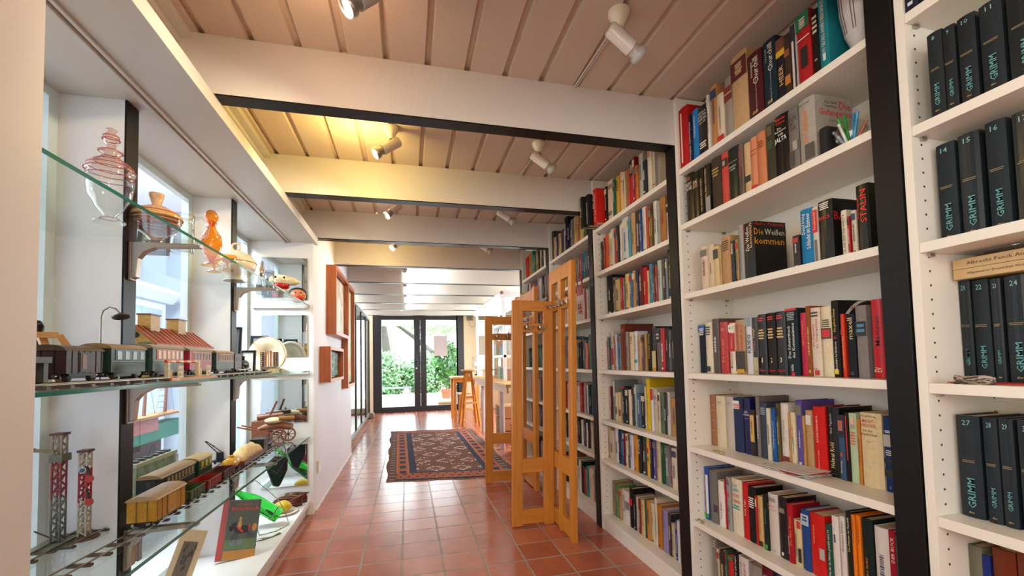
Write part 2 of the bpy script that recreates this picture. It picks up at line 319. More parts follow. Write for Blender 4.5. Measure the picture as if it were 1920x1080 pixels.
# steel portal frames with white beams
for k in range(0, 10):
    y = .712 + .8275 * k
    xr = 1.16 if k < 5 else 2.3
    xl = -.74 if k < 6 else -1.1
    b = MB().box(xl, y, 1.893, xr, y+.058, ZC).build('trim_%d' % (10+k), M['beam'], kind='structure')
    boxo('steel_flange', M['steel'], xl if k > 5 else -.60 if k < 3 else -.62, y-.0, 1.888, 1.108 if k < 5 else xr, y+.058, 1.8925, parent=b)
    if k < 5: boxo('steel_post', M['steel'], 1.10, y, 0.0, 1.16, y+.058, 1.893, parent=b, bevel=.0015)
# garden doors
b = MB()
for x0, x1 in ((-.67, -.50), (.14, .265), (.27, .385), (1.02, 1.04)): b.box(x0, 9.0, .1105, x1, 9.06, 1.8845)
b.box(-.67, 9.0, 1.885, 1.04, 9.06, 2.05).box(-.67, 9.0, .0, 1.04, 9.06, .11)
b.box(1.04, 8.985, .0, 1.17, 9.06, 2.05).box(1.02, 9.0, .0, 1.04, 9.06, 2.05)
dr = b.build('door_1', M['black'], kind='structure')
MB().quad((-.5, 9.03, .1), (.14, 9.03, .1), (.14, 9.03, 1.89), (-.5, 9.03, 1.89)).quad((.385, 9.03, .1), (1.02, 9.03, .1), (1.02, 9.03, 1.89), (.385, 9.03, 1.89)).build('pane', M['pane'], dr)
MB('2a2a2c').box(.19, 8.975, .93, .215, 9.0, 1.07).cyl((.2, 8.95, 1.0), (.08, 8.95, 1.0), .009).cyl((.2, 9.0, 1.0), (.2, 8.95, 1.0), .008).build('door_handle', M['gloss'], dr)
MB('c8b880').cyl((.185, 9.0, .885), (.185, 8.985, .885), .02).build('lock_cylinder', M['alu'], dr)
# ================================================================ BOOKCASES
SHELVES = {'n': (1.777, 1.545, 1.257, .933, .638, .345, .08), 'm': (1.777, 1.513, 1.253, .933, .64, .41, .085), 'g': (1.768, 1.505, 1.24, .93, .643, .345, .08)}
def bookcase(y0, y1, zs, label, pins=True):
    t = thing('bookcase', label, 'bookcase', (1.24, (y0+y1)/2, 0), 'white built-in bookcases between the black posts')
    MB().box(1.106, y1-.018, .0, 1.36, y1, 2.085).build('side_panel', M['shelf'], t)
    MB().box(1.163, y0-.022, .0, 1.36, y0-.003, 2.085).build('side_panel', M['shelf'], t)
    if pins:
        h = MB('3a3028'); m_ = MB('a09890')
        for k in range(58):
            z = .12 + k*.032
            for x in (1.135, 1.31):
                h.box(x-.0022, y1-.0186, z, x+.0022, y1-.0178, z+.0045)
        for z in zs[:-1]:
            m_.box(1.13, y1-.024, z-.03, 1.145, y1-.0185, z-.0225); m_.box(1.305, y1-.024, z-.03, 1.32, y1-.0185, z-.0225)
        h.build('peg_holes', M['matte'], t); m_.build('shelf_pegs', M['alu'], t)
    boxo('back_panel', M['shelf'], 1.345, y0, .0, 1.36, y1-.018, 2.085, t)
    for z in zs[:-1]:
        boxo('shelf', M['shelf'], 1.108, y0, z-.0222, 1.344, y1-.0185, z, t, bevel=.001)
    boxo('shelf', M['shelf'], 1.104, y0, zs[-1]-.022, 1.344, y1-.0185, zs[-1], t, bevel=.001)
    boxo('plinth', M['shelf'], 1.112, y0, 0, 1.13, y1-.0185, zs[-1]-.023, t)
    return t
bookcase(-.07, .709, SHELVES['g'], 'white bookcase bay holding the dark numbered dictionary volumes')
bookcase(.773, 1.537, SHELVES['n'], 'white bookcase bay with the tall history books and the white vase')
bookcase(1.601, 2.364, SHELVES['m'], 'white bookcase bay just right of the wooden coat racks')
bookcase(2.428, 3.192, SHELVES['m'], 'white bookcase bay directly behind the taller coat rack')
bookcase(3.256, 4.02, SHELVES['m'], 'farthest white bookcase bay, seen above and through the coat racks')

# ---- books
BOOKS = {
'nS1': (1.777, .004, '1.479 .058 .248 a81218;1.442 .024 .197 1c2038;1.406 .033 .2 1f6fae;1.349 .054 .191 23201e;1.335 .011 .209 cfc6b8;1.297 .033 .228 b07a48;1.262 .033 .174 c9b79c;1.224 .035 .212 8f8478;1.152 .069 .26 b89468;1.091 .058 .214 4a1c1e;1.039 .048 .214 16262e;1.007 .03 .188 201c20;.987 .018 .18 3a2c22;.969 .016 .194 d8cdbc;.922 .041 .202 a01c1c;.898 .02 .183 1c1816;.858 .038 .2 14707a'),
'nS2': (1.545, .004, '1.45 .043 .196 1e1814;1.415 .032 .186 241c16;1.386 .021 .184 1c1a14;1.347 .037 .183 1a1a1a;1.295 .047 .189 3e3226;1.256 .035 .184 b8453a;1.206 .047 .182 1e2622;1.183 .02 .174 6a5a50;1.154 .026 .166 c2a078;1.127 .025 .172 c9805a;1.093 .032 .173 bf7850;1.058 .031 .181 3a3626;1.011 .045 .187 151313;.976 .032 .179 6e6862;.925 .049 .186 9c9488'),
'nS3': (1.257, .03, '1.418 .039 .176 cfb8a2;1.383 .033 .172 c8b498;1.353 .028 .158 c9ad78;1.343 .008 .154 c0a070;1.295 .043 .182 b08860;1.273 .017 .155 1e2622;1.256 .013 .154 9a7a50;1.233 .021 .201 8d8c88;1.185 .046 .198 14100f;1.015 .023 .1 2a201a;.973 .038 .169 1d74a4;.955 .016 .164 c9bfb0;.911 .041 .172 14110f;.871 .014 .125 cfc4ae;.864 .006 .105 a01a1c;.85 .012 .117 c9bda6;.817 .031 .177 12100f'),
'nS4': (.933, .05, '1.474 .038 .193 1a2230;1.434 .038 .2 d2c6ae;1.396 .036 .211 51463f;1.352 .041 .194 b13a38;1.31 .03 .186 d9ccb8;1.264 .043 .194 a8875e;1.233 .026 .199 c4c4c8;1.207 .023 .196 3a3a3a;1.172 .033 .203 262222;1.136 .031 .204 262222;1.098 .036 .205 262222;1.053 .04 .209 18262e;1.025 .021 .191 b81438;1.01 .013 .209 8a4a22;.979 .029 .201 d0c0ae;.947 .029 .201 d3c7a6;.925 .019 .214 1c1a1c;.911 .01 .174 c23218;.885 .021 .172 151c24;.854 .027 .191 7c7672;.811 .029 .202 b4121e;.802 .007 .187 b01c1e'),
'nS5': (.638, .095, '1.485 .032 .202 9a6a48;1.432 .05 .202 cdbf9e;1.389 .041 .203 b8aca0;1.341 .046 .201 24304e;1.309 .03 .203 1c1c4a;1.286 .021 .165 282420;1.267 .016 .214 6e6460;1.235 .029 .194 3a4050;1.217 .015 .177 c9c3ae;1.195 .016 .179 1c5296;1.181 .011 .197 5a5230;1.15 .029 .2 cfc6ba;1.141 .007 .172 b98a50;1.122 .017 .174 cfc0a0;1.098 .022 .214 5a4a8c;1.088 .008 .167 b88a4c;1.063 .022 .186 b08c62;1.02 .039 .201 c41a16;.981 .037 .204 1a1816;.963 .016 .183 34506c;.95 .01 .193 1e1412;.928 .02 .193 a8bc98;.918 .008 .18 b8762e;.863 .053 .199 cdb990;.837 .024 .194 14305e;.83 .005 .201 6a4648'),
'nS6': (.345, .055, '1.493 .024 .207 2a4a98;1.446 .045 .201 6c6862;1.407 .034 .174 d8cfc6;1.398 .007 .186 b01830;1.374 .023 .197 8c8c8c;1.322 .049 .201 d0c6ac;1.294 .025 .198 b81c20;1.259 .033 .192 181514;1.25 .007 .168 c02418;1.228 .02 .171 bf9c66;1.206 .019 .184 16211a;1.167 .037 .195 c4bab0;1.133 .032 .195 1c1818;1.11 .02 .182 a01420;1.084 .024 .142 c8b488;1.055 .026 .182 22407c;1.007 .046 .181 c01a16;.984 .021 .164 1c4a3c;.962 .019 .196 d2cac4;.945 .014 .202 cfc8c0;.927 .016 .22 1c1c18;.916 .009 .217 e07818;.904 .01 .219 e07818;.874 .027 .217 15201e;.838 .033 .207 cfc6bc;.819 .015 .209 9a1428;.807 .01 .202 0f6a62'),
'nS7': (.08, .055, '1.467 .023 .205 7a7068;1.451 .013 .169 b8a88c;1.42 .027 .171 3e2c22;1.41 .007 .181 2e6048;1.381 .027 .168 b82820;1.356 .023 .196 1c1a1c;1.305 .044 .194 cfc6be;1.248 .053 .189 8c827a;1.201 .045 .202 6a1620;1.182 .017 .22 1c2030;1.152 .025 .223 50402e'),
'g1': (1.505, 0, '.629 .026 .182 1e2428;.607 .02 .176 1e2428;.575 .028 .176 1e2428;.536 .033 .174 1e2428;.484 .046 .172 1e2428'),
'g0': (1.768, 0, '.677 .025 .199 1a1e30;.635 .038 .195 20181c'),
'g2': (1.24, .05, '.648 .033 .218 20282c;.607 .035 .22 20282c;.566 .031 .223 20282c;.521 .036 .22 20282c'),
'g3': (.93, .108, '.694 .02 .225 20282c;.671 .019 .226 20282c;.64 .027 .223 20282c;.62 .016 .221 20282c;.582 .033 .222 20282c'),
'g4': (.643, .06, '.645 .039 .216 20282e;.617 .022 .216 20282e;.593 .021 .216 20282e;.558 .029 .216 20282e'),
'g5': (.345, .08, '.682 .023 .23 6a6a58;.656 .023 .217 1c2c6a;.617 .036 .239 6a2c14;.582 .032 .248 6a2c14'),
'mS1': (1.777, 0, '2.335 .034 .185 20241c;2.29 .041 .185 141312;2.235 .051 .2 c01c16;2.182 .062 .201 1e1a16;2.113 .061 .218 c6b096;2.074 .037 .201 14584a;2.035 .036 .202 bf9030;1.997 .034 .209 cfa878;1.968 .025 .195 c3ad88;1.928 .019 .192 b84a28;1.891 .033 .224 b03048;1.869 .02 .227 8a2028;1.844 .023 .172 b86a30;1.804 .037 .215 a9a596;1.768 .031 .163 24303c;1.727 .036 .199 c6bba4;1.674 .047 .182 c0b49c'),
'mS2': (1.513, .03, '2.307 .033 .185 202020;2.287 .018 .202 a02420;2.247 .035 .212 c04a20;2.214 .029 .21 a8906a;2.168 .044 .22 b0aa98;2.141 .025 .209 b82a26;2.111 .027 .222 26262a;2.085 .022 .218 c8c0b0;2.012 .066 .245 b8bcc0;1.984 .025 .21 4a8a90;1.941 .04 .236 b08a64;1.894 .043 .232 3a302c;1.877 .014 .222 2a4a90;1.838 .036 .229 c8beb0;1.814 .019 .218 b04038;1.793 .019 .21 6a6024;1.778 .012 .223 6a4828;1.745 .03 .223 c6c4c0;1.719 .025 .206 9a968e;1.674 .041 .216 a67038;1.653 .017 .174 cfc8be'),
'mS3': (1.253, .05, '2.25 .07 .243 20201e;2.215 .026 .212 706a60;2.16 .052 .192 b29868;2.125 .024 .194 a81c28;2.104 .019 .186 6a6e68;2.055 .043 .202 c8a868;2.021 .028 .199 24608c;1.985 .031 .203 a87a4a;1.96 .022 .199 1c2c4a;1.919 .037 .214 5a2420;1.879 .035 .198 b01820;1.86 .014 .176 c8a878;1.833 .024 .203 2a7a9c;1.811 .019 .189 6a3c28;1.791 .016 .19 98423a;1.758 .031 .205 a8b0a4;1.719 .032 .2 2a2418;1.704 .012 .197 7a8a94;1.675 .027 .234 1a1a14'),
'mS4': (.933, .05, '2.382 .018 .182 a84838;2.321 .055 .197 6c8c90;2.301 .015 .189 2a2a2a;2.263 .025 .225 c0b8b0;2.236 .024 .194 a05a28;2.213 .019 .199 b8c0c8;2.192 .017 .205 3c6ca0;2.178 .011 .193 8a9074;2.122 .054 .255 6a2c22;2.087 .027 .209 8c8478;2.034 .042 .203 cdb890;1.998 .03 .205 c8ccd4;1.957 .038 .181 b08458;1.926 .026 .182 5a3a38;1.903 .02 .186 a07a40;1.866 .034 .197 1e201c;1.826 .032 .217 2c2a24;1.789 .033 .204 5c524e;1.75 .032 .202 a81a22;1.72 .027 .201 38302e;1.697 .02 .19 4c4848;1.68 .014 .191 1c1a18'),
'mS5': (.64, .05, '2.334 .038 .191 b29878;2.322 .009 .193 bfa8a0;2.299 .022 .194 5a2430;2.258 .034 .231 80807c;2.228 .027 .162 c8b894;2.191 .032 .167 c0a880;2.138 .038 .201 1e2838;2.105 .03 .198 2a2620;2.072 .03 .188 cfc0a8;2.044 .023 .212 383230;2.02 .021 .218 86a0a0;1.979 .031 .174 4c5a78;1.943 .033 .176 1e1c1e;1.923 .015 .214 bfae94;1.888 .033 .255 c8a814;1.862 .023 .21 c8c8cc;1.827 .031 .205 b5a892;1.81 .015 .193 c8b8a0;1.78 .027 .192 5c7054;1.757 .019 .19 20262e;1.728 .026 .198 b8b2aa;1.678 .047 .173 b0824a'),
'mS6': (.41, .04, '2.328 .038 .186 b29c78;2.265 .059 .17 bfae98;2.217 .043 .193 c8c8d0;2.194 .019 .187 38342e;2.164 .026 .185 1c5a9c;2.146 .015 .187 642030;2.118 .026 .177 c8b898;2.088 .027 .171 5c5450;2.049 .036 .181 bfb4c0;2.008 .037 .188 c08024;1.973 .031 .189 20201e;1.928 .043 .19 38383a;1.9 .024 .193 d0a030;1.875 .021 .191 1e2648;1.842 .03 .193 5c4a78;1.807 .031 .194 bfae88;1.769 .034 .192 1c4830;1.73 .037 .185 6c7074;1.719 .009 .18 8a4a24;1.678 .038 .182 c8bfae;1.665 .01 .185 a06a40'),
'mS7': (.085, .055, '2.302 .033 .195 8c7458;2.262 .036 .183 5c8458;2.229 .029 .17 b89060;2.146 .078 .179 ccc4b8;2.104 .036 .209 1c1818;2.077 .022 .183 20201e;2.056 .019 .181 b8a898;2.027 .026 .171 7a3020;1.985 .038 .183 c8ac74;1.974 .009 .193 1e5a50;1.933 .039 .193 b87c34;1.899 .031 .196 c0b494;1.876 .019 .227 c8c0a8;1.837 .037 .205 b06c20;1.79 .043 .198 8c7ca0;1.764 .022 .19 3c342e;1.738 .023 .155 b8a88c;1.718 .017 .179 1c3a80;1.697 .018 .183 c8c4c0;1.674 .02 .17 1c5068'),
}

CN = [('black', '151313'), ('charcoal', '38363a'), ('grey', '7c7872'), ('silver grey', 'a4a29e'), ('white', 'cfccca'), ('cream', 'cdbf9e'), ('tan', 'b08860'), ('pale beige', 'c4b098'), ('brown', '6a3a24'), ('dark brown', '3a2c22'),
      ('maroon', '501c20'), ('red', 'b41a1c'), ('crimson', 'b01838'), ('coral', 'b8453a'), ('orange', 'd8741c'), ('ochre', 'b8802c'), ('yellow', 'c8a818'), ('dark green', '1c4434'), ('sage green', '66805c'), ('mint green', 'a4b498'),
      ('teal', '16706c'), ('pale teal', '6c9294'), ('navy', '1c2440'), ('blue', '2260a0'), ('royal blue', '22407c'), ('slate blue', '4c5a74'), ('purple', '5a4a8c'), ('lavender', '8f82a4'), ('salmon', 'cc8c68'), ('blue-black', '1e2630')]
def cname(c):
    a = [int(c[i:i+2], 16) for i in (0, 2, 4)]
    return min(CN, key=lambda n: sum((a[j] - int(n[1][2*j:2*j+2], 16))**2 for j in range(3)))[0]
BAY = {'n': 'near bay', 'm': 'second bay', 'g': 'dictionary bay'}
ORD = ['top', 'second', 'third', 'fourth', 'fifth', 'sixth', 'bottom']
NUM = ['first', 'second', 'third', 'fourth', 'fifth', 'sixth', 'seventh', 'eighth', 'ninth', 'tenth', 'eleventh', 'twelfth', 'thirteenth', 'fourteenth', 'fifteenth', 'sixteenth', 'seventeenth', 'eighteenth', 'nineteenth', 'twentieth'] + ['twenty-' + s for s in ('first', 'second', 'third', 'fourth', 'fifth', 'sixth', 'seventh', 'eighth')]
XF = 1.108
def book_parts(cv, pg, xs, y0, w, z, h, d, c, pc='c9b08c', flat=False):
    """cover into cv, page block into pg; spine faces -x, slightly rounded"""
    t = min(.0022, w*.12); cv.set(c); y1 = y0 + w; bul = 0 if flat else min(.0045, w*.13)
    n = 1 if flat else 5; P = []
    for k in range(n+1):
        u = k/n; P.append((xs + bul - bul*math.sin(math.pi*u), y0 + w*u))
    ring = P + [(xs+d, y1), (xs+d, y1-t), (xs+t+bul, y1-t), (xs+t+bul, y0+t), (xs+d, y0+t), (xs+d, y0)]
    cv.add([(p[0], p[1], z) for p in ring] + [(p[0], p[1], z+h) for p in ring],
           [(i, i+len(ring), (i+1) % len(ring)+len(ring), (i+1) % len(ring)) for i in range(len(ring))], False)
    N_ = len(ring); e = n
    for zz in (0, 1):   # rims of the case
        o = zz*N_
        cv.add([(p[0], p[1], z + zz*h) for p in ring], [tuple([i for i in range(n+1)] + [n+3, n+4]), (n, n+1, n+2, n+3), (0, n+4, n+5, n+6)][:3] if True else [], False)
    if pg is not None:
        pg.set(pc); pg.box(xs+t+bul, y0+t, z+.003, xs+d-.004, y1-t, z+h-.0035)
def spine(mb, xs, y0, w, z, h, items):
    """items: ('v'|'d'|'h', text, col, zc, yc, len, cap) or ('b', col, z0, z1) or ('r', col, zc, yc, len, cap) illegible rule marks"""
    x = xs - .0007; k = 0
    for it in items:
        k += 1; xx = x - .00022*k
        if it[0] == 'b':
            mb.set(it[1]); a = it[4] if len(it) > 4 else 0; b_ = it[5] if len(it) > 5 else 1
            mb.quad((xx, y0+w*(1-a), z+h*it[2]), (xx, y0+w*(1-b_), z+h*it[2]), (xx, y0+w*(1-b_), z+h*it[3]), (xx, y0+w*(1-a), z+h*it[3]))
        elif it[0] in 'vdh':
            _, tx, col, zc, yc, ln, cap = it
            c = (xx, y0 + w*(1-yc), z + h*zc)
            if it[0] == 'v': text(mb, tx, col, c, (0,0,1), (0,1,0), ln*h, cap*w)
            elif it[0] == 'd': text(mb, tx, col, c, (0,0,-1), (0,-1,0), ln*h, cap*w)
            else: text(mb, tx, col, c, (0,-1,0), (0,0,1), ln*w, cap*h)
        elif it[0] == 'r':
            _, col, zc, yc, ln, cap = it; mb.set(col); rr = random.Random(int(zc*1000)+int(w*1e5)); p = -ln/2
            while p < ln/2:
                g = rr.uniform(.010, .028); q = min(p+g, ln/2); s_ = rr.uniform(.75, 1.0)*cap/2
                mb.quad((xx, y0+w*(1-yc+s_), z+h*(zc+p)), (xx, y0+w*(1-yc-s_), z+h*(zc+p)), (xx, y0+w*(1-yc-s_), z+h*(zc+q-.006)), (xx, y0+w*(1-yc+s_), z+h*(zc+q-.006))); p = q + .004
        elif it[0] == 'l':   # short level rules stacked (a small printed paragraph)
            _, col, z0, z1, n = it; mb.set(col); rr = random.Random(int(w*1e5))
            for i in range(n):
                a = z0 + (z1-z0)*(i+.2)/n; b_ = z0 + (z1-z0)*(i+.75)/n; l_ = rr.uniform(.5, .75)/2
                mb.quad((xx, y0+w*(.5+l_), z+h*a), (xx, y0+w*(.5-l_), z+h*a), (xx, y0+w*(.5-l_), z+h*b_), (xx, y0+w*(.5+l_), z+h*b_))
W_ = 'd8d0c4'; R_ = 'd01c18'; K_ = '1a1818'; G_ = 'b89a58'
TI = {
 'nS1': {0: [('b','d8ccb4',.08,.92,.28,.42)], 1: [('v','Vom Sozialismus - Sozialisten & Nationalen',W_,.45,.5,.8,.34)], 2: [('v','Olympiaden',W_,.66,.5,.5,.42)], 3: [('h','GEORG A.',W_,.86,.5,.8,.05),('h','KARSTEN',W_,.79,.5,.8,.05),('h','WIDERSTAND',W_,.72,.5,.9,.05),('h','1930-1975',W_,.65,.5,.7,.04),('l',W_,.12,.26,3)],
   6: [('b','b01818',0,.12),('r','6a5a48',.5,.5,.5,.2)], 7: [('b','7a2a22',.60,.84),('b','c8bca4',.72,.735)], 8: [('b','5a1a1c',.66,.92),('r','c8a878',.80,.5,.16,.5)], 9: [('v','Churchill','d8ccb8',.70,.62,.42,.36),('v','Die Mannheimer Bande und Korrespondenz','b8a890',.34,.62,.5,.12),('r','b8a890',.75,.36,.25,.12),('h','dtB','c8a868',.07,.5,.4,.05)],
   10: [('v','Churchill','d8ccb8',.72,.62,.42,.36),('v','Weltmacht Memoiren Kriegsreden','a8b0b8',.32,.62,.5,.12),('v','1932-1941','a8b0b8',.78,.3,.3,.13),('h','dtB','c8a868',.07,.5,.4,.05)], 11: [('b','6a3a2a',.80,1),('b','d0a818',.70,.80),('v','HEER','c8a070',.38,.5,.45,.5)], 12: [('b','b8702c',.15,.3),('b','8a4a2c',.62,.74)], 13: [('b','1c1c3c',0,1,.62,1),('b','2a2430',.75,1,0,.62)],
   14: [('b','1a6a44',.76,1),('b','d8d8c8',.62,.635),('b',K_,.2,.5,.3,.8),('r','d8c8b0',.86,.5,.14,.5)], 15: [('l','b8a890',.62,.92,4),('b','8a8478',.2,.23,.3,.7)], 16: [('v','VON GEORG ARMIN BERGHAUS','c8c0a8',.55,.5,.8,.4),('b','c8d8d4',.1,.2,.4,.7)]},
 'nS2': {0: [('h','NSU',W_,.77,.5,.7,.08),('h','AGONIE',W_,.68,.5,.85,.08),('r','a04838',.90,.5,.08,.6)], 1: [('h','DAS',W_,.78,.5,.7,.08),('h','ENDE','c8a070',.69,.5,.85,.08)], 2: [('v','TRUMAN MEMOIREN','c0a070',.42,.5,.7,.5)], 3: [('v','TRUMAN MEMOIREN','c0a070',.62,.4,.6,.3),('b','8c8884',0,.32,.3,1)], 4: [('l','a08850',.62,.80,3)], 5: [('b',K_,.72,.88),('r','c8b090',.8,.5,.1,.4)], 6: [('h','John Dos Passos','c0b090',.72,.5,.9,.035),('l','808070',.55,.66,2)],
   7: [('v','DIE GROSSE ZEIT','c82020',.62,.35,.5,.4),('r','1a1818',.3,.6,.5,.3)], 8: [('b',K_,.20,.33)], 9: [('b','b01818',0,.07),('b','7a2018',.66,.67),('b','7a2018',.74,.75)], 10: [('l','8a3a20',.7,.84,3)], 11: [('b','5a4a2a',.78,.95,.2,.8),('l','1e5a3c',.55,.70,3)], 12: [('h','Nikolai','e02c20',.93,.5,.75,.05),('h','Tolstoy','e02c20',.86,.5,.75,.05),('h','Die',W_,.78,.4,.3,.04),('h','Betrogenen',W_,.73,.5,.85,.045),('h','von',W_,.67,.5,.4,.04),('h','JALTA','e8e4dc',.58,.5,.92,.10)],
   13: [('h','Robert Conquest',K_,.90,.5,.8,.03),('h','ERNTE',K_,.83,.5,.9,.07),('h','DES',K_,.75,.4,.6,.06),('h','TODES',K_,.67,.5,.85,.06),('b','3c3836',.05,.3,.1,.6),('b','9a948c',.3,.45,.5,.95)], 14: [('h','Paul Carell',K_,.93,.4,.7,.03),('v','Die Gefangenen','e07818',.56,.45,.5,.42),('b','4a4440',.04,.28,.35,.95)]},
 'nS3': {2: [('b','3a3a40',.70,.93,.05,.95)], 4: [('l','4a3a28',.70,.92,5)], 5: [('r',W_,.82,.5,.25,.5)], 7: [('r','5a5854',.5,.4,.6,.2)], 8: [('v','Die Weißen',W_,.72,.42,.42,.32),('v','kommen','d8a070',.76,.74,.44,.3),('v','Gert v. Paczensky',R_,.8,.15,.35,.18)], 10: [('v','David Irving','e8e4dc',.74,.35,.36,.32),('v','Schlacht im Eismeer','e8e4dc',.60,.70,.62,.36)],
   11: [('b','c01c1c',.55,.95),('v','Tote spielen keine Rolle',W_,.76,.5,.32,.5),('b','6a625c',0,.42,.3,.8)], 12: [('l',W_,.85,.97,4),('h','BARCA','d82418',.72,.5,.8,.06)], 13: [('v','A. DIE ZEIT DER WELT 4','2a2622',.5,.5,.8,.4)], 16: [('v','STALIN','e82018',.68,.62,.5,.5),('v','Gustl Weigmann','e02018',.66,.2,.5,.2)]},
 'nS4': {0: [('b','2a62a0',.86,1),('l',W_,.78,.94,4)], 1: [('l','3a3630',.74,.93,4),('b','1c2030',.03,.13,.15,.7)], 3: [('v','Das rote Jahr','d09088',.45,.5,.5,.3),('r','d09088',.86,.5,.06,.5)], 4: [('b','b81c28',.44,.80),('b','e4dcd0',.82,.97),('h','417','1a6a5a',.9,.5,.8,.07),('v','Argumente','d8c0b8',.62,.5,.25,.3),('v','Mosse-Lorenz',K_,.26,.4,.3,.3)], 5: [('v','Deutschland','c83020',.66,.22,.5,.36),('v','erinnert sich','d02818',.66,.66,.48,.4),('b','3c382c',.05,.42),('b','c89a20',.02,.09,.1,.9)],
   6: [('v','KRIEG','2a3238',.53,.65,.32,.55),('v','RICHARD D.','4a5258',.56,.2,.36,.3),('b','8a9298',.84,1)], 7: [('v','Hunger','d05828',.50,.4,.2,.4),('v','Kampf','d8b050',.72,.4,.22,.4),('b','b0a484',0,.30),('h',"L'A",K_,.05,.6,.6,.05)], 8: [('l','c83028',.88,.95,2),('l','c8a868',.58,.76,4),('h','1','d8c8a8',.24,.5,.16,.08),('h','Zyper','c82820',.07,.5,.85,.05)],
   9: [('l','c83028',.88,.95,2),('l','c8a868',.58,.76,4),('h','2','d8c8a8',.24,.5,.2,.08),('h','Zyper','c82820',.07,.5,.85,.05)], 10: [('l','c83028',.88,.95,2),('l','c8a868',.58,.76,4),('h','3','d8c8a8',.24,.5,.2,.08),('h','Zyper','c82820',.07,.5,.85,.05)], 11: [('b','c02028',.965,1),('l','8a9498',.82,.95,5),('v','Das Schwarzbuch','d8dcd8',.50,.28,.48,.24),('v','des Kommunismus','d8dcd8',.52,.66,.52,.26),('v','PIPER',W_,.12,.5,.1,.2),('b','c02028',0,.05,.4,.7)],
   12: [('v','Schlimmer Kommunismus','d8a040',.68,.4,.5,.2),('r','5a1020',.3,.5,.2,.2)], 14: [('l','3a3632',.86,.95,2),('v','Die Gegenwart','a83028',.60,.35,.38,.28),('v','der Vergangenheit','a83028',.62,.7,.46,.3),('b','b83028',.02,.09,.3,.8),('h','DVA','3a3632',.11,.4,.4,.03)], 15: [('l','4a4640',.70,.82,4),('b','2a2a2c',.54,.69),('b','c02c28',.56,.67,.1,.9)],
   16: [('v','Die gelben Dirnen','d8b840',.74,.5,.3,.45),('v','E.','c83828',.52,.5,.04,.4),('v','Bornhilm bei Eichborn',W_,.28,.5,.36,.32),('b','d8b830',.04,.1,.2,.8)], 17: [('r','e8a040',.4,.5,.5,.3)], 18: [('v','maxell','c8b480',.77,.5,.38,.62),('r','4a5058',.07,.5,.05,.5)], 19: [('b','1a1c20',.58,.78),('l','4a80a0',.62,.76,2)], 20: [('v','Maoisten','3a0c18',.60,.45,.5,.42),('v','EV','d8c090',.11,.4,.06,.6)], 21: [('v','Mao','3a0c18',.62,.5,.2,.7)]},
 'nS5': {0: [('b','c8b098',.5,.505),('b','c8b098',.7,.705),('b','c8b098',.8,.805),('b','c8b098',.3,.305)], 1: [('b','6a6250',.84,.843,.1,.9),('r','6a6250',.88,.5,.02,.4)], 2: [('b','6a6664',.84,.843,.1,.9),('r','6a6664',.88,.5,.02,.4)], 3: [('b','d8d4cc',.80,.95,.05,.75),('l','c83828',.81,.90,3)], 4: [('h','Carlo',W_,.76,.5,.6,.04),('h','Schmid',W_,.71,.5,.9,.04),('b','8a88a8',.64,.645,.1,.9)], 5: [('b','c8a050',.3,.88,.1,.95),('r','3a3020',.62,.4,.3,.4)], 7: [('l','8a98a4',.78,.92,4)], 8: [('r','3a3a34',.5,.5,.4,.3)], 9: [('v','Unterwegs auf eigener Spur','c8d0d8',.5,.5,.6,.4)],
   11: [('b','7a2a2a',0,.13),('v','DEUTSCHLAND','6a6460',.55,.4,.35,.22)], 13: [('r','b85030',.62,.4,.3,.2),('r','3a3630',.4,.5,.3,.2)], 16: [('b','cfc8be',.76,.92,.1,.9)], 17: [('v','Auch Stunden Sozialismus haben ein','e8c0b0',.66,.35,.4,.2),('v','Bundeszentrale der Zukunft','e8c0b0',.2,.4,.3,.1)], 18: [('v','Helmut Kohl','c8b878',.31,.42,.36,.34),('v','Mein Tagebuch','b8b0a0',.76,.42,.28,.22),('b','6a6458',.045,.05,.2,.7)],
   19: [('b','1a1820',.66,1),('b','a86050',.76,.92,.1,.9),('v','Bundestag','d8c8c0',.2,.4,.18,.4),('b','c03030',.36,.42,.3,.7)], 20: [('b','d02020',.3,.95,.35,.6)], 21: [('b','d8a890',.84,.94,.25,.75),('b','9c9488',.78,.84,.25,.8),('l','c85848',.54,.74,5)], 23: [('h','Arnulf Baring','3a3028',.95,.45,.7,.03),('h','MACHT-','b84038',.89,.45,.6,.045),('h','WECHSEL','b84038',.83,.45,.75,.045),('h','Die Ara','3a3028',.76,.4,.45,.03),('h','Brandt-Scheel','3a3028',.71,.45,.75,.035),('b','8a7c60',.63,.632,.1,.95),('h','DVA','3a3028',.61,.4,.22,.015)],
   24: [('b','a8a49c',.60,.76),('l','c8ccd0',.78,.82,2),('l','c8ccd0',.48,.56,3),('b',K_,.2,.3),('b',K_,.38,.44),('v','TASCHE 25','d8d8d8',.06,.5,.04,.6)]},
 'nS6': {0: [('b','e0dcd8',.12,.86,.4,1),('v','Zukunft leben','2a4a98',.5,.25,.5,.35),('b','2a9a3a',.04,.12)], 1: [('b','3c2a3c',.22,.36,.6,1)], 2: [('v','Freie Reden','4a4644',.36,.5,.35,.25)], 4: [('v','Hyäne-Hye',K_,.30,.45,.44,.5),('b','d03040',.62,.7,.2,.6),('l','3a3a3a',.86,.95,3)], 5: [('h','DAS','2a8a98',.88,.4,.5,.06),('h','LEBEN','2a8a98',.80,.45,.65,.06),('h','FISCHE','c85848',.70,.45,.75,.07),('h','WARNEN','c85848',.60,.5,.8,.06),('l','2a8a98',.45,.54,2)],
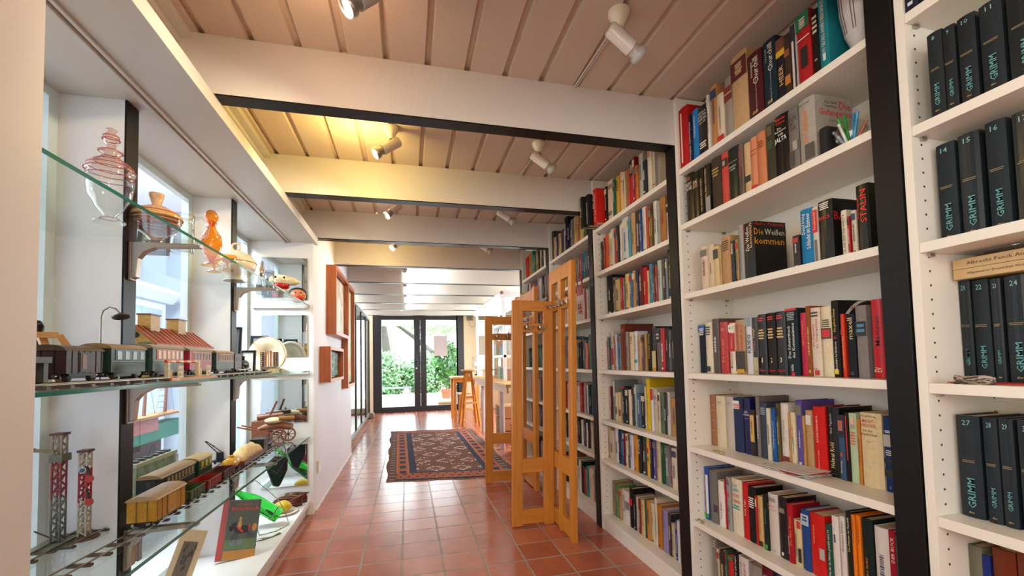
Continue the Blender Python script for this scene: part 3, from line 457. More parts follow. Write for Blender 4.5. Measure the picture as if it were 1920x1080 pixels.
   6: [('v','VOR 1989',W_,.55,.5,.5,.3)], 7: [('l',W_,.62,.82,5)], 9: [('v','Zeuge einer Zeitenwende','3a2a20',.5,.4,.7,.3),('b',K_,.02,.12,.2,.9)], 10: [('v','Klartext aus Bonn','8ab060',.6,.5,.6,.2),('b','3a9a30',.02,.1,.2,.8)], 11: [('l','6a6460',.86,.93,3),('h','Notizen','d05858',.80,.45,.8,.035),('h','aus Bonn','d05858',.74,.45,.8,.035),('h','V.26','2a2826',.06,.5,.4,.03)], 12: [('l','a89878',.74,.82,4),('b','e0dcd4',.05,.1,.3,.5)], 13: [('v','Die Akte Tronco','e08c30',.55,.55,.5,.4),('v','Helmut Dahrendorf',W_,.3,.2,.3,.2)], 14: [('b','b83028',.82,.98,.5,1),('b',K_,.1,.4,.55,1),('r','3a3a30',.45,.3,.5,.2)],
   15: [('b','a8b4c4',.74,.92),('l','22407c',.8,.9,2)], 16: [('v','Geschichte der Zukunft','e8a090',.66,.3,.3,.12),('b','a8a49c',.30,.48,.65,1)], 17: [('v','Was für die Nation gewählt wird 19','c8d8c0',.5,.5,.8,.4)], 18: [('b','3a4460',.62,.74,.3,.55)], 19: [('v','Abenteuer Einheit','3a3836',.72,.5,.42,.45)], 20: [('v','Die Diskette der Republik','d8d0a0',.72,.5,.45,.4)], 21: [('r',K_,.8,.5,.3,.2)], 22: [('r',K_,.8,.5,.3,.2)], 23: [('v','Kevin J. Gardner','d89030',.4,.4,.5,.25)], 25: [('v','DER RUCK','e0c8b8',.78,.6,.3,.5)], 26: [('v','JENSEITS','8a9a30',.78,.6,.3,.6)]},
 'nS7': {0: [('l','a8a098',.8,.95,3)], 4: [('b','3a6a4a',.9,1)], 5: [('v','DIE GRÜNEN',W_,.72,.5,.4,.4)], 6: [('v','Bücher und Volk',K_,.7,.3,.4,.18),('v','Das Land!','b02030',.7,.65,.4,.3)], 7: [('l','5a5650',.6,.72,3)], 8: [('h','ANNA H',W_,.85,.5,.6,.05),('l',W_,.74,.8,2)]},
 'mS1': {1: [('v','SAUL FRIEDLÄNDER','c8c4bc',.42,.5,.7,.4)], 2: [('v','BIS ZUM','d8ccb8',.7,.3,.5,.3),('v','DIE DEUTSCHEN','d8ccb8',.45,.65,.8,.3)], 4: [('l','4a4438',.78,.9,2),('l','2a2420',.1,.2,2)], 6: [('l','4a3a10',.6,.9,4)], 7: [('b','c05828',.74,.78,.1,.9)], 10: [('b','221c20',.64,1),('l','b8a878',.7,.9,4)], 15: [('l','b04038',.82,1,5)], 16: [('b','6e6a66',.0,1,.55,1),('b','c03030',.08,.11,.05,.5)]},
 'mS4': {1: [('v','Der grosse Plan','2a3c40',.55,.2,.5,.3),('b',K_,.62,.7,.55,1)], 3: [('b','a02020',.12,.55),('v','URG',K_,.7,.5,.2,.4)], 8: [('l','9a5a48',.84,.9,2)], 10: [('h','THOMAS',K_,.86,.5,.6,.03),('v','Polizei',K_,.8,.5,.2,.4)], 11: [('v','WIR DEUTSCHEN','2a62a0',.68,.5,.45,.4),('b','2a8a98',.20,.28,.05,.95)], 12: [('v','Tötung und Notizen','3a2a1c',.5,.5,.7,.4)], 15: [('v','Hermann Göring','d0b030',.62,.5,.6,.5)], 16: [('b','c0b078',.0,.45),('b','c08828',0,.08)], 17: [('b',K_,.68,.98),('l','b8b0a8',.74,.9,2)]},
 'mS5': {3: [('b','c8c4bc',.6,1,.55,1),('v','DIE ERB',K_,.4,.3,.3,.3)], 4: [('b','4a4a3c',.25,.5,.2,.8)], 5: [('b','a02020',.2,.42,.5,1)], 6: [('b','b01c18',.96,1),('v','Stalingrad','c8ccd0',.5,.5,.7,.45)], 8: [('v','Am Krieg 78','c84030',.45,.55,.6,.4)], 14: [('v','Heidelberger Rand','4a3c08',.55,.4,.6,.2)], 15: [('b','b81c28',.72,.98)], 16: [('h','37',K_,.66,.4,.5,.06),('l','6a6250',.76,.86,3)], 18: [('v','DIE VOLKSMUSIK','1c2418',.55,.5,.6,.4)], 20: [('b','2c2a30',.45,.98,.0,.5)]},
 'mS6': {10: [('v','KONTR',W_,.72,.4,.4,.6)], 16: [('v','Hitler','7aa070',.82,.4,.2,.4)], 4: [('v','Der Freundschaft','a8c0d8',.5,.4,.7,.2)], 12: [('b','b02c20',.6,.74,.2,.8),('b','2a6a30',.4,.5,.2,.8)]},
 'mS7': {3: [('v','Blauewelt','2a5aa0',.6,.3,.5,.3),('b','8a7c74',.45,.7,.5,1)], 4: [('b','c81c28',.56,.74,.05,.9)], 8: [('v','Jahre der Lage','2a2420',.6,.5,.6,.4)], 14: [('v','BLOOD','3a2a6a',.75,.35,.4,.35)], 18: [('v','Der erste Zug','1c1c1c',.5,.5,.6,.4)]},
}
GR = {'g1': (8, 9, 10, 11, 12), 'g2': (14, 15, 16, 17), 'g3': (20, 21, 22, 23, 24), 'g4': (27, 28, 29, 30)}
GT = {8: 'Glibber', 9: 'Greander', 10: 'H-Juzen', 11: 'K-Kyrie', 12: 'L-Mythisch', 14: 'R-Schiefe', 15: 'Schiefeln-Seele', 16: 'Seeleben-Sprechen', 17: 'Sprecher', 20: 'Strom', 21: 'T-Treftig', 22: 'Treib-Tz', 23: 'U-Umzwingen', 24: 'Un-Uzvogel', 27: 'W-Wegzwitschern', 28: 'Weh-Wendung', 29: 'Wenig', 30: 'Wilb'}
def build_book(nm, xs, y0, w, z, h, d, c, items, label, group, m='gloss', face=None):
    cv = MB(); pg = MB(); book_parts(cv, pg, xs, y0, w, z, h, d, c)
    o = cv.build('book', M[m], origin=(xs + d/2, y0 + w/2, z)); tag(o, label, 'book', group)
    pg.build('page_block', M['paper'], o)
    pr_ = MB()
    if items: spine(pr_, xs, y0, w, z, h, items)
    if face: face(pr_, xs, y0, z, h, d)
    if pr_.f: pr_.build('title_print', M['print'], o)
    return o
def face_weissen(mb, xs, y0, z, h, d):
    r, u = (1,0,0), (0,0,1); y = y0 - .0008; t = lambda s, col, a, b, l, k: text(mb, s, col, (xs+d*a, y, z+h*b), r, u, d*l, h*k)
    t('Gert v. Paczensky', 'd02818', .5, .95, .92, .075); t('Die', 'd89018', .16, .82, .28, .11); t('Weißen', 'c8c0b0', .64, .82, .6, .11); t('kommen', 'd88c14', .48, .66, .9, .12); t('Walter Graublau', 'b8a878', .5, .06, .4, .03)
def face_gef(mb, xs, y0, z, h, d):
    r, u = (1,0,0), (0,0,1); y = y0 - .0008; t = lambda s, col, a, b, l, k: text(mb, s, col, (xs+d*a, y, z+h*b), r, u, d*l, h*k)
    t('Paul Carell', '2a2624', .44, .90, .3, .04); t('Günter Böddeker', '2a2624', .44, .84, .3, .03); t('Die', 'd02820', .8, .87, .28, .13); t('Gefangenen', 'd02820', .55, .73, .86, .13); t('Leben und Überleben', '2a2624', .6, .62, .4, .03)
def face_letters(s, col, zc, k):
    def f(mb, xs, y0, z, h, d): text(mb, s, col, (xs+d*.52, y0-.0008, z+h*zc), (1,0,0), (0,0,1), d*.9, h*k)
    return f
def face_art(mb, xs, y0, z, h, d):
    # ochre cover with sweeping black and white bands
    y = y0 - .0005
    for i, (r0, r1, c) in enumerate(((.02, .30, 'c0841c'), (.30, .36, K_), (.36, .41, W_), (.41, .49, K_), (.49, .53, W_))):
        mb.set(c); n = 12
        for k in range(n):
            a0 = math.pi/2*k/n; a1 = math.pi/2*(k+1)/n; cx = xs + d*.995; cz = z + h*.55
            P = lambda r, a: (max(xs+.004, cx - d*1.8*r*math.cos(a)), y - .0002*i, min(z+h*.995, cz + h*.95*r*math.sin(a)))
            mb.quad(P(r0, a0), P(r0, a1), P(r1, a1), P(r1, a0))
    text(mb, 'Die gelbe', 'a02c18', (xs+d*.55, y-.002, z+h*.90), (1,0,0), (0,0,1), d*.5, h*.06)
FACES = {('nS3', 8): face_weissen, ('nS2', 14): face_gef, ('nS3', 16): face_letters('S', 'd82018', .62, .14), ('nS3', 12): face_letters('BARCA', 'c02018', .72, .14), ('nS4', 16): face_art, ('mS1', 2): face_letters('W', W_, .55, .1), ('mS4', 1): None}
DEEP = {('nS3', 8): .135, ('nS2', 14): .14, ('nS4', 16): .14, ('mS4', 8): .15, ('mS5', 14): .15, ('nS1', 16): .13}
used_labels = {}
def uniq(cands):
    for c in cands:
        if c not in used_labels: used_labels[c] = 1; return c
    raise ValueError(cands)
LD = []
for key, (z, st, rows) in BOOKS.items():
    rows = [r.split() for r in rows.split(';')]
    for i, (y0, w, h, c) in enumerate(rows): LD.append([key, i, z, st, float(y0), float(w), float(h), c, len(rows), rows[i-1][3] if i else None, rows[i+1][3] if i+1 < len(rows) else None])
for key, i, z, st, y0, w, h, c, n, cl, crt in LD:
    rr = random.Random(hash_ := sum(ord(q) for q in key)*31 + i*7)
    xs = XF + st + rr.uniform(0, .006)
    if key[0] == 'g' and key in GR: xs = XF + max(st, .002)
    d = min(DEEP.get((key, i), h*.62 + rr.uniform(-.004, .008)), 1.343 - xs)
    if key == 'mS1' and i < 3: xs = (1.015, 1.035, 1.06)[i]; y0 = (2.308, 2.263, 2.208)[i]; w = (.035, .042, .052)[i]; d = .2
    if key == 'mS1' and i == 3: y0 = 2.176; w = .03
    zz = SHELVES[key[0]]; above = [q for q in zz if q > z + .01]; h = min(h, (min(above) - .0235 if above else 2.08) - z - .002)
    if key == 'nS1' and i == 16: y0 = .871; w = .026
    lim = {'n': 1.518, 'm': 2.345, 'g': .69}[key[0]]
    if y0 + w > lim: y0 = lim - w
    if key == 'mS4' and i == 8: d = 1.343 - xs
    lum = sum(lin(c))
    items = TI.get(key, {}).get(i); bay = BAY[key[0]]; sh = ORD[int(key[2])-1] if key[0] != 'g' else ORD[int(key[1])]
    col = cname(c)
    if key in GR:
        v = GR[key][i]; items = [('h', str(v), '7ab0ac', .93, .5, .36 if v > 9 else .2, .05), ('l', '7a6a48', .535, .565, 2), ('v', 'GRIMM', '5a9a9a', .24, .55, .29, .34), ('h', 'dtv', 'b8a060', .05, .5, .35, .02)]
        lab = uniq(['dark dictionary volume numbered %d standing on the %s shelf of the %s' % (v, sh, bay)]); grp = 'dark blue-black dictionary volumes'
    else:
        if items is None:
            dark = lum < .5; ink = rr.choice(['d0c4ac', 'c8b070', 'c8ccd0'] if dark else ['2a2622', '7a2420', '2a3a5a', '3a3a38'])
            k = rr.random(); items = []
            if k < .35: items.append(('b', rr.choice(['2a3a5a', 'a02828', 'c8bca0', '1c1a1a', '6a6a5c']), .78, .93, .05, .95))
            if w > .016: items.append(('r', ink, rr.uniform(.42, .62), .5, rr.uniform(.25, .5), rr.uniform(.2, .42)))
            else: items.append(('r', ink, .5, .5, .4, .4))
            if rr.random() < .5: items.append(('b', ink, .05, .09, .3, .7))
        sz = ('slim ' if w < .018 else 'thick ' if w > .042 else '')
        nb = ('between %s and %s ones' % (cname(cl), cname(crt))) if cl and crt else ('left end of the row' if crt else 'right end of the row')
        lab = uniq(['%s%s book %s, %s shelf, %s' % (sz, col, nb, sh, bay), '%s%s book, %s from left, %s shelf, %s' % (sz, col, NUM[i], sh, bay)]); grp = 'books on the %s shelf of the %s' % (sh, bay)
    build_book(key, xs, y0, w, z + .0004, h, d, c, items, lab, grp, 'jacket' if rr.random() < .55 else 'cloth', FACES.get((key, i)))
# the bays behind the coat racks: everything past the first three hundred books is one object
pal = 'c8b894 8a2a24 b01c20 c8c4bc 1e1c1c 2a2a30 6a3a24 b8783c 1c5a5a 2a6a6a 7a6a58 4a4a6a b0886a a8a49c 1c2440 c8b068 5a1c24 8c8478 3a5a48 d0c8b8 bf5a3a 9a8a70'.split()
far = MB(); rr = random.Random(5)
def row(y0, y1, z, st, hs, cols=None, ws=(.018, .042)):
    y = y1 - .02
    while y > y0 + .03:
        w = rr.uniform(*ws); h = rr.uniform(*hs); y -= w
        c = (cols.pop(0) if cols else rr.choice(pal)); d = h*.62
        book_parts(far, far, XF + st + rr.uniform(0, .012), y, w-.001, z+.0004, h, d, c)
        if w > .024: spine(far, XF + st, y, w-.001, z, h, [('r', 'c8c0b0' if sum(lin(c)) < .5 else '3a3430', rr.uniform(.45, .65), .5, rr.uniform(.25, .5), .3)])
Z = SHELVES['m']
T1 = '3a342c b08c60 2a2450 b08c58 3a3a3c a8a0a8 141216 241c4c 6a6458 b8945c a88450 8a4a20 a89058 3c5024'
row(2.46, 3.17, Z[0], .0, (.16, .25), T1.split(), (.030, .06)); row(2.46, 3.17, Z[1], .03, (.17, .2), '6a6a6a c8c4b8 1c4a4a 88a0a0 a0a8a8 b04050 c8a878 a88a50 3a4a48 b01818 c01c18'.split()[::1])
row(2.46, 3.17, Z[2], .04, (.18, .22), 'c8c4c0 bcae94 c8b890 c0b090 c8bca0 b8a890 b0807a c8b8a0 9a3838 c8c4c0 c8c0b0'.split()*2, (.02, .034)); row(2.46, 3.17, Z[3], .04, (.17, .25), '3a3a38 1a1a1e 1a1c20 4a5a60 6a6a70 c8705c 3a3a3a 4a7070 1c1c1c 2a2420 b8a070'.split()*2)
row(2.46, 3.17, Z[4], .03, (.17, .2), '4a5464 b0b4b0 c8b8a0 8a9a98 b01828 a01c28 b0a088 908c88 bcbcc0 2a3440 1a2024'.split()*2, (.02, .034)); row(2.46, 3.17, Z[5], .05, (.16, .2), '2a2a2c 20201e c8c0b0 1c1c1c 3a3028 c8c0b4 1e2430 9a8448 b8b0a8 b86050'.split()*2)
row(2.46, 3.17, Z[6], .04, (.16, .22), 'b8b0a0 c8bcaa 20201e 1c2028 a01828 8a5a30 2a8080 bca890 c8b4a8 c09080 2a6a64'.split()*2)
row(3.28, 4.0, Z[0], .0, (.15, .22), '1c5048 a8a8a0 b01c28 c02028 20201e b87c28 b07c2c 2a8078 2a7a70 3a3020 8a7840 1c1c18'.split(), (.03, .05)); row(3.28, 4.0, Z[1], .03, (.18, .22), '3a6a80 2a3060 b89098 c8bcb8 c8c8c8 1c3870 20242c 9a5c2c 8aa0a4 8a5030 b0a0b0'.split()*2)
for k in range(2, 7): row(3.28, 4.0, Z[k], .04, (.16, .21), None)
far = far.build('books', M['cloth']); far['kind'] = 'stuff'; tag(far, 'remaining rows of mixed books in the two bays behind the coat racks', 'books')

# ---- other things standing and lying on the near shelves
v = MB('bdb6b2').lathe([(.02, 0), (.024, .006), (.02, .012), (.036, .06), (.045, .12), (.047, .17), (.04, .22), (.03, .245), (.033, .25)], (1.165, .822, 1.7775), 32, caps=False).build('vase', M['gloss'])
tag(v, 'white porcelain vase cut by the frame, top shelf beside the thick black post', 'vase')
r_ = MB('4a4440')
for a in (2.6, 2.8, 3.3, 3.45):
    r_.tube([(1.165+rr_*math.cos(a), .822+rr_*math.sin(a), 1.7775+hh) for rr_, hh in ((.0365, .06), (.0455, .12), (.0475, .17), (.0405, .22))], .0009, 5)
r_.build('line_decoration', M['paint'], v)
g = MB('181618').box(1.118, .893, 1.546, 1.20, .918, 1.625).build('box', M['matte'], bevel=.008); tag(g, 'small black case standing before the grey war book, second shelf, near bay', 'box')
p = MB('b0b4b0'); p.lathe([(.022, 0), (.034, .015), (.037, .035), (.03, .055)], (1.145, .85, 1.5455), 20, caps=False); cup = p.build('pen_cup', M['clear']); tag(cup, 'round clear glass pen holder full of pens, second shelf, near bay', 'pen holder')
MB('8a8a86').lathe([(.0, 0), (.024, .0005), (.024, .002), (0, .0025)], (1.145, .85, 1.546), 16).build('base_disc', M['paint'], cup)
for i, (c, dx, dy, h, nm) in enumerate((('2a9a3a', -.01, .010, .10, 'green'), ('1c8a30', -.006, .004, .105, 'dark green'), ('d8d4cc', -.016, .006, .075, 'white'), ('2a7aa8', 0, -.006, .10, 'blue'), ('3a94c0', -.004, -.014, .096, 'light blue'), ('c86a3a', .004, -.02, .06, 'orange'), ('8a8a90', -.014, .016, .06, 'grey'))):
    q = MB(c).cyl((1.145+dx*.5, .85+dy*.5, 1.549), (1.145+dx*1.6, .85+dy*1.8, 1.548+h*.78), .0035).build('pen', M['gloss']); tag(q, '%s pen standing in the clear glass pen holder' % nm, 'pen', 'pens in the glass holder')
f = MB('3a2418').box(1.14, 1.0, 1.258, 1.145, 1.045, 1.36).build('picture_frame', M['brownwood']) if False else None
pp = MB()
for k, (c, a, sh_) in enumerate((('c8c0b8', .1, 0), ('bdb4ac', -.12, .006), ('cfc8c2', .2, .003), ('a8402c', -.35, .008), ('c8c2bc', .05, .012))):
    o_ = MB(c).box(-.055, -.075, 0, .055, .075, .0016).xf(lambda q, a=a, k=k, sh_=sh_: Vector((1.165-sh_ + q.x*math.cos(a) - q.y*math.sin(a), 1.085 + q.x*math.sin(a) + q.y*math.cos(a), .6388 + k*.0026 + q.z + .002*math.sin(q.y*60)))).build('paper', M['matte'])
    tag(o_, ['bottom white sheet of the loose papers on the fifth shelf', 'second grey-white sheet in the loose paper pile, fifth shelf', 'white sheet under the red leaflet, fifth shelf', 'red leaflet on the loose paper pile, fifth shelf', 'top crumpled white sheet of the loose papers, fifth shelf'][k], 'paper', 'loose papers on the fifth shelf of the near bay')
st_ = MB('a09448').tube([(1.13+.02*math.sin(t*1.3), 1.38+.035*math.cos(t), .640) for t in [k*.5 for k in range(16)]], .0012, 5).build('string', M['matte']); tag(st_, 'loose loop of yellowish string at the left of the fifth shelf', 'string')
st_ = MB('a08c5c').tube([(1.12+.012*math.sin(t*1.7), 1.49+.02*math.cos(t), .3475) for t in [k*.5 for k in range(13)]], .0016, 5).build('string', M['matte']); tag(st_, 'loose loop of brownish string at the left of the sixth shelf', 'string')
for k, (z_, nm) in enumerate(((1.1535+.0, 'lower'), (1.1765, 'upper'))):
    b = MB(); 
    z0 = .93 + .2275 + k*.0225
    b.set('c0a070').box(1.195, .52, z0, 1.32, .684, z0+.0215); o_ = b.build('book', M['paint']); tag(o_, 'pale beige volume lying flat over the dictionary row, %s of the two' % nm, 'book', 'flat volumes on the dictionary row')
    pr_ = MB(); text(pr_, 'Albrecht Penck Antonius' if k else 'Allgemeiner Deutscher Nomenclator', '4a3a28', (1.1942, .60, z0+.011), (0,-1,0), (0,0,1), .12, .007); pr_.build('title_print', M['print'], o_)
gb = MB('b8b4a8').lathe([(.02, 0), (.04, .004), (.055, .014), (.05, .02)], (1.27, .62, 1.2025), 24, caps=False).build('bowl', M['clear']); tag(gb, 'small clear glass bowl resting on the flat beige volumes', 'bowl')
b = MB(); rb = random.Random(3)
for k in range(7):
    a = k*.9
    b.set(rb.choice(['8a7a68', 'a89888', '4a4038'])); b.tube([(1.125+.016*math.cos(t+a), .622+.03*math.sin(t+a), .9345+.004*math.sin(3*t+a)+.0014*k) for t in [j*.6 for j in range(10)]], .0028, 6)
b = b.build('bracelet', M['matte']); tag(b, 'braided grey and beige cord bundle in front of dictionary volume 21', 'cord')
b = MB('b82a20').box(1.14, .50, .9305, 1.19, .676, .9325).build('red_folder', M['paint']); tag(b, 'thin red folder lying under the braided cord before the dictionaries', 'folder')
# ================================================================ COAT RACKS
def hook(parent,  p, out, right, up=(0,0,1), big=True):
    """cast double hook: plate, long upper prong, two lower prongs with knobs"""
    p = Vector(p); o = Vector(out); r = Vector(right); u = Vector(up); b = MB()
    b.tube([p - u*.012 + o*.004, p + u*.012 + o*.004], .009, 8)
    for s_ in (-1, 1):
        b.tube([p + o*.006 - u*.006, p + o*.02 + r*s_*.012 - u*.016, p + o*.034 + r*s_*.022 - u*.012, p + o*.04 + r*s_*.028 + u*.002], [.0042, .004, .0038, .0034], 7)
        b.ball(p + o*.041 + r*s_*.028 + u*.004, .0055, n=8, m=5)
    if big: b.tube([p + o*.006 + u*.008, p + o*.03 + u*.022, p + o*.055 + u*.055], [.0036, .003, .0028], 7); b.ball(p + o*.056 + u*.057, .0045, n=8, m=5)
    return b.build('coat_hook', M['nickel'], parent)
RAIL = {}
def frame_panel(t, axis, a0, a1, fixed, th, ztop, st, rails, mids=()):
    """wood panel: stiles + rails; axis 'x' (faces camera) or 'y' (runs away)"""
    def bx(p, q, z0, z1, nm, m):
        b = MB(); (b.box(p, fixed - th/2, z0, q, fixed + th/2, z1) if axis == 'x' else b.box(fixed - th/2, p, z0, fixed + th/2, q, z1)); return b.build(nm, M[m], t, bevel=.0025)
    bx(a0, a0+st, 0, ztop, 'stile', 'oak'); bx(a1-st, a1, 0, ztop, 'stile', 'oak')
    for m_ in mids: bx(m_-st/2, m_+st/2, 0, ztop, 'stile', 'oak')
    cuts = [a0+st] + [v for m_ in mids for v in (m_-st/2, m_+st/2)] + [a1-st]
    for i in range(0, len(cuts), 2):
        for z0, z1 in rails: last = bx(cuts[i]+.0003, cuts[i+1]-.0003, z0, z1, 'rail', 'oakx'); RAIL.setdefault((t.name, axis), []).append(last)
def lean(t, ay): t.rotation_euler = (0, math.radians(ay), 0)
RA = ((.012, .095), (.315, .40), (1.17, 1.225), (1.30, 1.365)); RB = ((.012, .10), (.345, .44), (1.30, 1.36), (1.475, 1.56))
t = thing('coat_rack', 'light wooden folding coat rack with metal hooks nearest the camera', 'coat rack', (.85, 2.5, 0), 'wooden coat racks standing before the bookcase')
frame_panel(t, 'x', .60, .862, 2.53, .028, 1.365, .062, RA)
frame_panel(t, 'y', 2.215, 2.60, .878, .03, 1.56, .05, RB, (2.41,))
for x in (.69, .775): hook(RAIL[t.name, 'x'][2], (x, 2.514, 1.2), (0,-1,0), (1,0,0))
for y in (2.27, 2.33, 2.39, 2.45, 2.54): hook(RAIL[t.name, 'y'][2 if y < (2.41 if t.name == 'coat_rack' else 3.5) else 6], (.862, y, 1.33), (-1,0,0), (0,1,0), big=(y in (2.33, 2.54)))
lean(t, 1.25)
t = thing('coat_rack', 'light wooden folding coat rack farther back, next to the rug', 'coat rack', (.88, 3.4, 0), 'wooden coat racks standing before the bookcase')
frame_panel(t, 'x', .61, .895, 3.48, .03, 1.37, .062, RA)
frame_panel(t, 'y', 3.15, 3.78, .955, .03, 1.575, .07, RB, (3.535,))
for x in (.71, .80): hook(RAIL[t.name, 'x'][2], (x, 3.463, 1.2), (0,-1,0), (1,0,0))
for y in (3.25, 3.35, 3.6, 3.7): hook(RAIL[t.name, 'y'][2 if y < (2.41 if t.name == 'coat_rack' else 3.5) else 6], (.939, y, 1.33), (-1,0,0), (0,1,0), big=(y in (3.25, 3.7)))
lean(t, .9)
# leaflet with red walkers hanging at the bookcase behind the near rack
l = MB('cfc6c0').box(1.06, 2.44, 1.24, 1.062, 2.53, 1.40).set('b81c20').box(1.059, 2.44, 1.40, 1.063, 2.53, 1.455).box(1.059, 2.44, 1.455, 1.063, 2.455, 1.50).box(1.059, 2.515, 1.455, 1.063, 2.53, 1.50).box(1.059, 2.44, 1.49, 1.063, 2.53, 1.505).build('hanging_leaflet', M['paint'])
tag(l, 'red and white hanging leaflet with two red walking figures, right of the near coat rack', 'leaflet')
b = MB('b02020')
for dy in (0, .03):
    y = 2.505 - dy
    b.box(1.058, y-.004, 1.355, 1.0585, y+.004, 1.365)
    for p, q in (((y, 1.352), (y+.002, 1.33)), ((y+.002, 1.33), (y+.012, 1.312)), ((y+.002, 1.33), (y-.010, 1.312)), ((y, 1.345), (y-.012, 1.335)), ((y, 1.345), (y+.012, 1.34))):
        b.bar((1.0583, *p), (1.0583, *q), .004, .001)
b.box(1.0578, 2.45, 1.285, 1.0585, 2.51, 1.305); b.build('printed_figures', M['print'], l)

# ================================================================ RUG
def rug():
    W, D = 1.18, 2.42; m = MB(); nx, ny = 118, 200
    def col(u, v):   # u across 0..W (from left), v along depth 0..D (from near edge)
        e = min(u, W-u); f = min(v, D-v); chk = (int(u*100) + int(v*83)) % 2
        if e > .085 and f < .19:
            if f < .02: return '2a2a3c'
            k = int(u*13 + (.5 if int(v*14) % 2 else 0)); fu = (u*13 + (.5 if int(v*14) % 2 else 0)) - k
            return '1d2342' if fu < .28 and (v*14) % 1 < .55 else ('b4653c' if chk else '8a4430')
        if e < .085: return '2c2a38' if int(v*21) % 2 and .03 < e < .075 else ('8a7468' if .03 < e < .075 else '6e4436')
        if e < .095: return 'c07444'
        if e < .20: return '1d2342' if int(v*11) % 2 == 0 and abs(e-.15) < .028 else ('b4653c' if chk else '94502f')
        if e < .208: return 'c07444'
        if e < .275 or f < .225: return '1c2240' if chk else '262c4c'
        uu = (u-.275)/(W-.55); vv = (v-.225)/(D-.45); r8 = vv*7.0; k = int(r8); fr = r8-k
        if fr > .74:   # row of little dashes between the medallions
            c = int(uu*34); return ('b0643c' if (c//3+k) % 2 else 'a89c8c') if c % 2 and .8 < fr < .95 and (c//9) % 2 == 0 else ('6a3e2c' if chk else '744834')
        cx = uu*2.5 + (.25 if k % 2 else .75); fx = cx-int(cx); dm = abs(fx-.5)/.40 + abs(fr-.37)/.34
        if .70 < dm < 1.0: return 'd0c2b0' if (int(u*62)+int(v*40)) % 4 else '6e4a3c'
        if .42 < dm <= .70: return '7a4636' if chk else '8c5440'
        if dm <= .42: return '9a5c4a' if chk else '5c3a30'
        return '6a3e2c' if chk else '744a38'
    vs = []; fs = []
    P = {(0,0): (-.185, 3.80), (1,0): (.93, 3.62), (0,1): (-.235, 6.50), (1,1): (.905, 6.30)}
    for j in range(ny+1):
        for i in range(nx+1):
            a, b_ = i/nx, j/ny
            x = (1-a)*(1-b_)*P[0,0][0]+a*(1-b_)*P[1,0][0]+(1-a)*b_*P[0,1][0]+a*b_*P[1,1][0]; y = (1-a)*(1-b_)*P[0,0][1]+a*(1-b_)*P[1,0][1]+(1-a)*b_*P[0,1][1]+a*b_*P[1,1][1]
            if i in (0, nx): x += .012*math.sin(b_*23+i)
            if j in (0, ny): y += .010*math.sin(a*19)
            m.v.append((x, y, .009 + .0015*math.sin(a*9)*math.sin(b_*11)))
    for j in range(ny):
        for i in range(nx):
            q = j*(nx+1)+i; m.f.append([q, q+1, q+nx+2, q+nx+1]); m.mi.append(0); m.sm.append(True); m.cl.append(lin(col((i+.5)/nx*W, (j+.5)/ny*D)))
    o = m.build('rug', mat('rug_wool', None, .95, var=.25, nscale=120, bump=.3, bscale=400), origin=(.35, 5.05, 0)); md = o.modifiers.new('thickness', 'SOLIDIFY'); md.thickness = .008; md.offset = -1
    tag(o, 'oriental rug with brown field, cream diamonds and navy and rust borders on the tiles', 'rug')
    fr_ = MB('b8a890'); rr = random.Random(2)
    for k in range(150):
        a = k/149; x = -.185 + a*1.115; y = 3.80 - a*.18 + .010*math.sin(a*19); fr_.bar((x, y, .005), (x+rr.uniform(-.004, .004), y-rr.uniform(.014, .026), .003), .003, .002)
    fr_.build('fringe', M['matte'], o)
rug()

# ================================================================ CEILING SPOTLIGHTS
def spotlight(x, y, direction, lit, label, col=(1, .85, .62), watts=5, cone=75, cord=False, white=True, target=None):
    t = thing('spotlight', label, 'spotlight', (x, y, ZC), 'small tubular ceiling spotlights')
    MB('e8e0c8').lathe([(.034, 0), (.034, -.012), (.022, -.03), (.012, -.052)], (x, y, ZC-.0005), 20).build('ceiling_rose', M['gloss'], t)
    j = Vector((x, y, ZC-.062)); MB('1c1a18').cyl((x, y, ZC-.05), j, .006).ball(j, .011, n=10, m=6).build('swivel_joint', M['gloss'], t)
    d = Vector(direction).normalized(); c = j + Vector((0,0,-.022)) ; c0 = c - d*.045
    mb = MB('d8d2c6' if white else 'b8b4ac'); mb.lathe([(.0, 0), (.020, .001), (.0235, .006), (.0235, .088), (.0245, .09), (.0245, .094), (.021, .094)], c0, 22, d, caps=False)
    mb.build('lamp_tube', M['gloss'], t)
    colr = MB('b0aca4').lathe([(.0205, .090), (.0195, .112), (.027, .116), (.0285, .134), (.025, .136), (.022, .120)], c0, 22, d, caps=False).build('lamp_collar', M['alu'] if lit else M['gloss'], t)
    e = MB('ffffff').lathe([(.0, .1255), (.0235, .126), (.0235, .1265), (.0, .127)], c0, 20, d, caps=False)
    if lit:
        m = bpy.data.materials.get('lamp_glow') or bpy.data.materials.new('lamp_glow'); m.use_nodes = True; b = m.node_tree.nodes['Principled BSDF']; b.inputs['Emission Color'].default_value = (1, .93, .82, 1); b.inputs['Emission Strength'].default_value = 14; b.inputs['Base Color'].default_value = (1, 1, 1, 1)
        e.build('lens', m, colr); tg = target or (c0 + d*2)
        spot('spotlight_beam', tuple(c0 + d*.142), tg, watts, col, cone)
    else: e.build('lens', M['pane'], colr)
    if cord:
        b = MB('cfc6bc').tube([(x+.01, y+.03, ZC-.006), (x+.005, y+.25, ZC-.004), (x, 1.535 if y < 1.6 else y+.42, ZC-.004)], .004, 6).tube([(x+.02, y+.03, ZC-.006), (x+.014, y+.25, ZC-.004), (x+.008, 1.535 if y < 1.6 else y+.42, ZC-.004)], .003, 6).build('supply_cord', M['gloss'], t)
    return t
names = ['first', 'second', 'third', 'fourth', 'fifth', 'sixth', 'seventh', 'eighth', 'ninth']
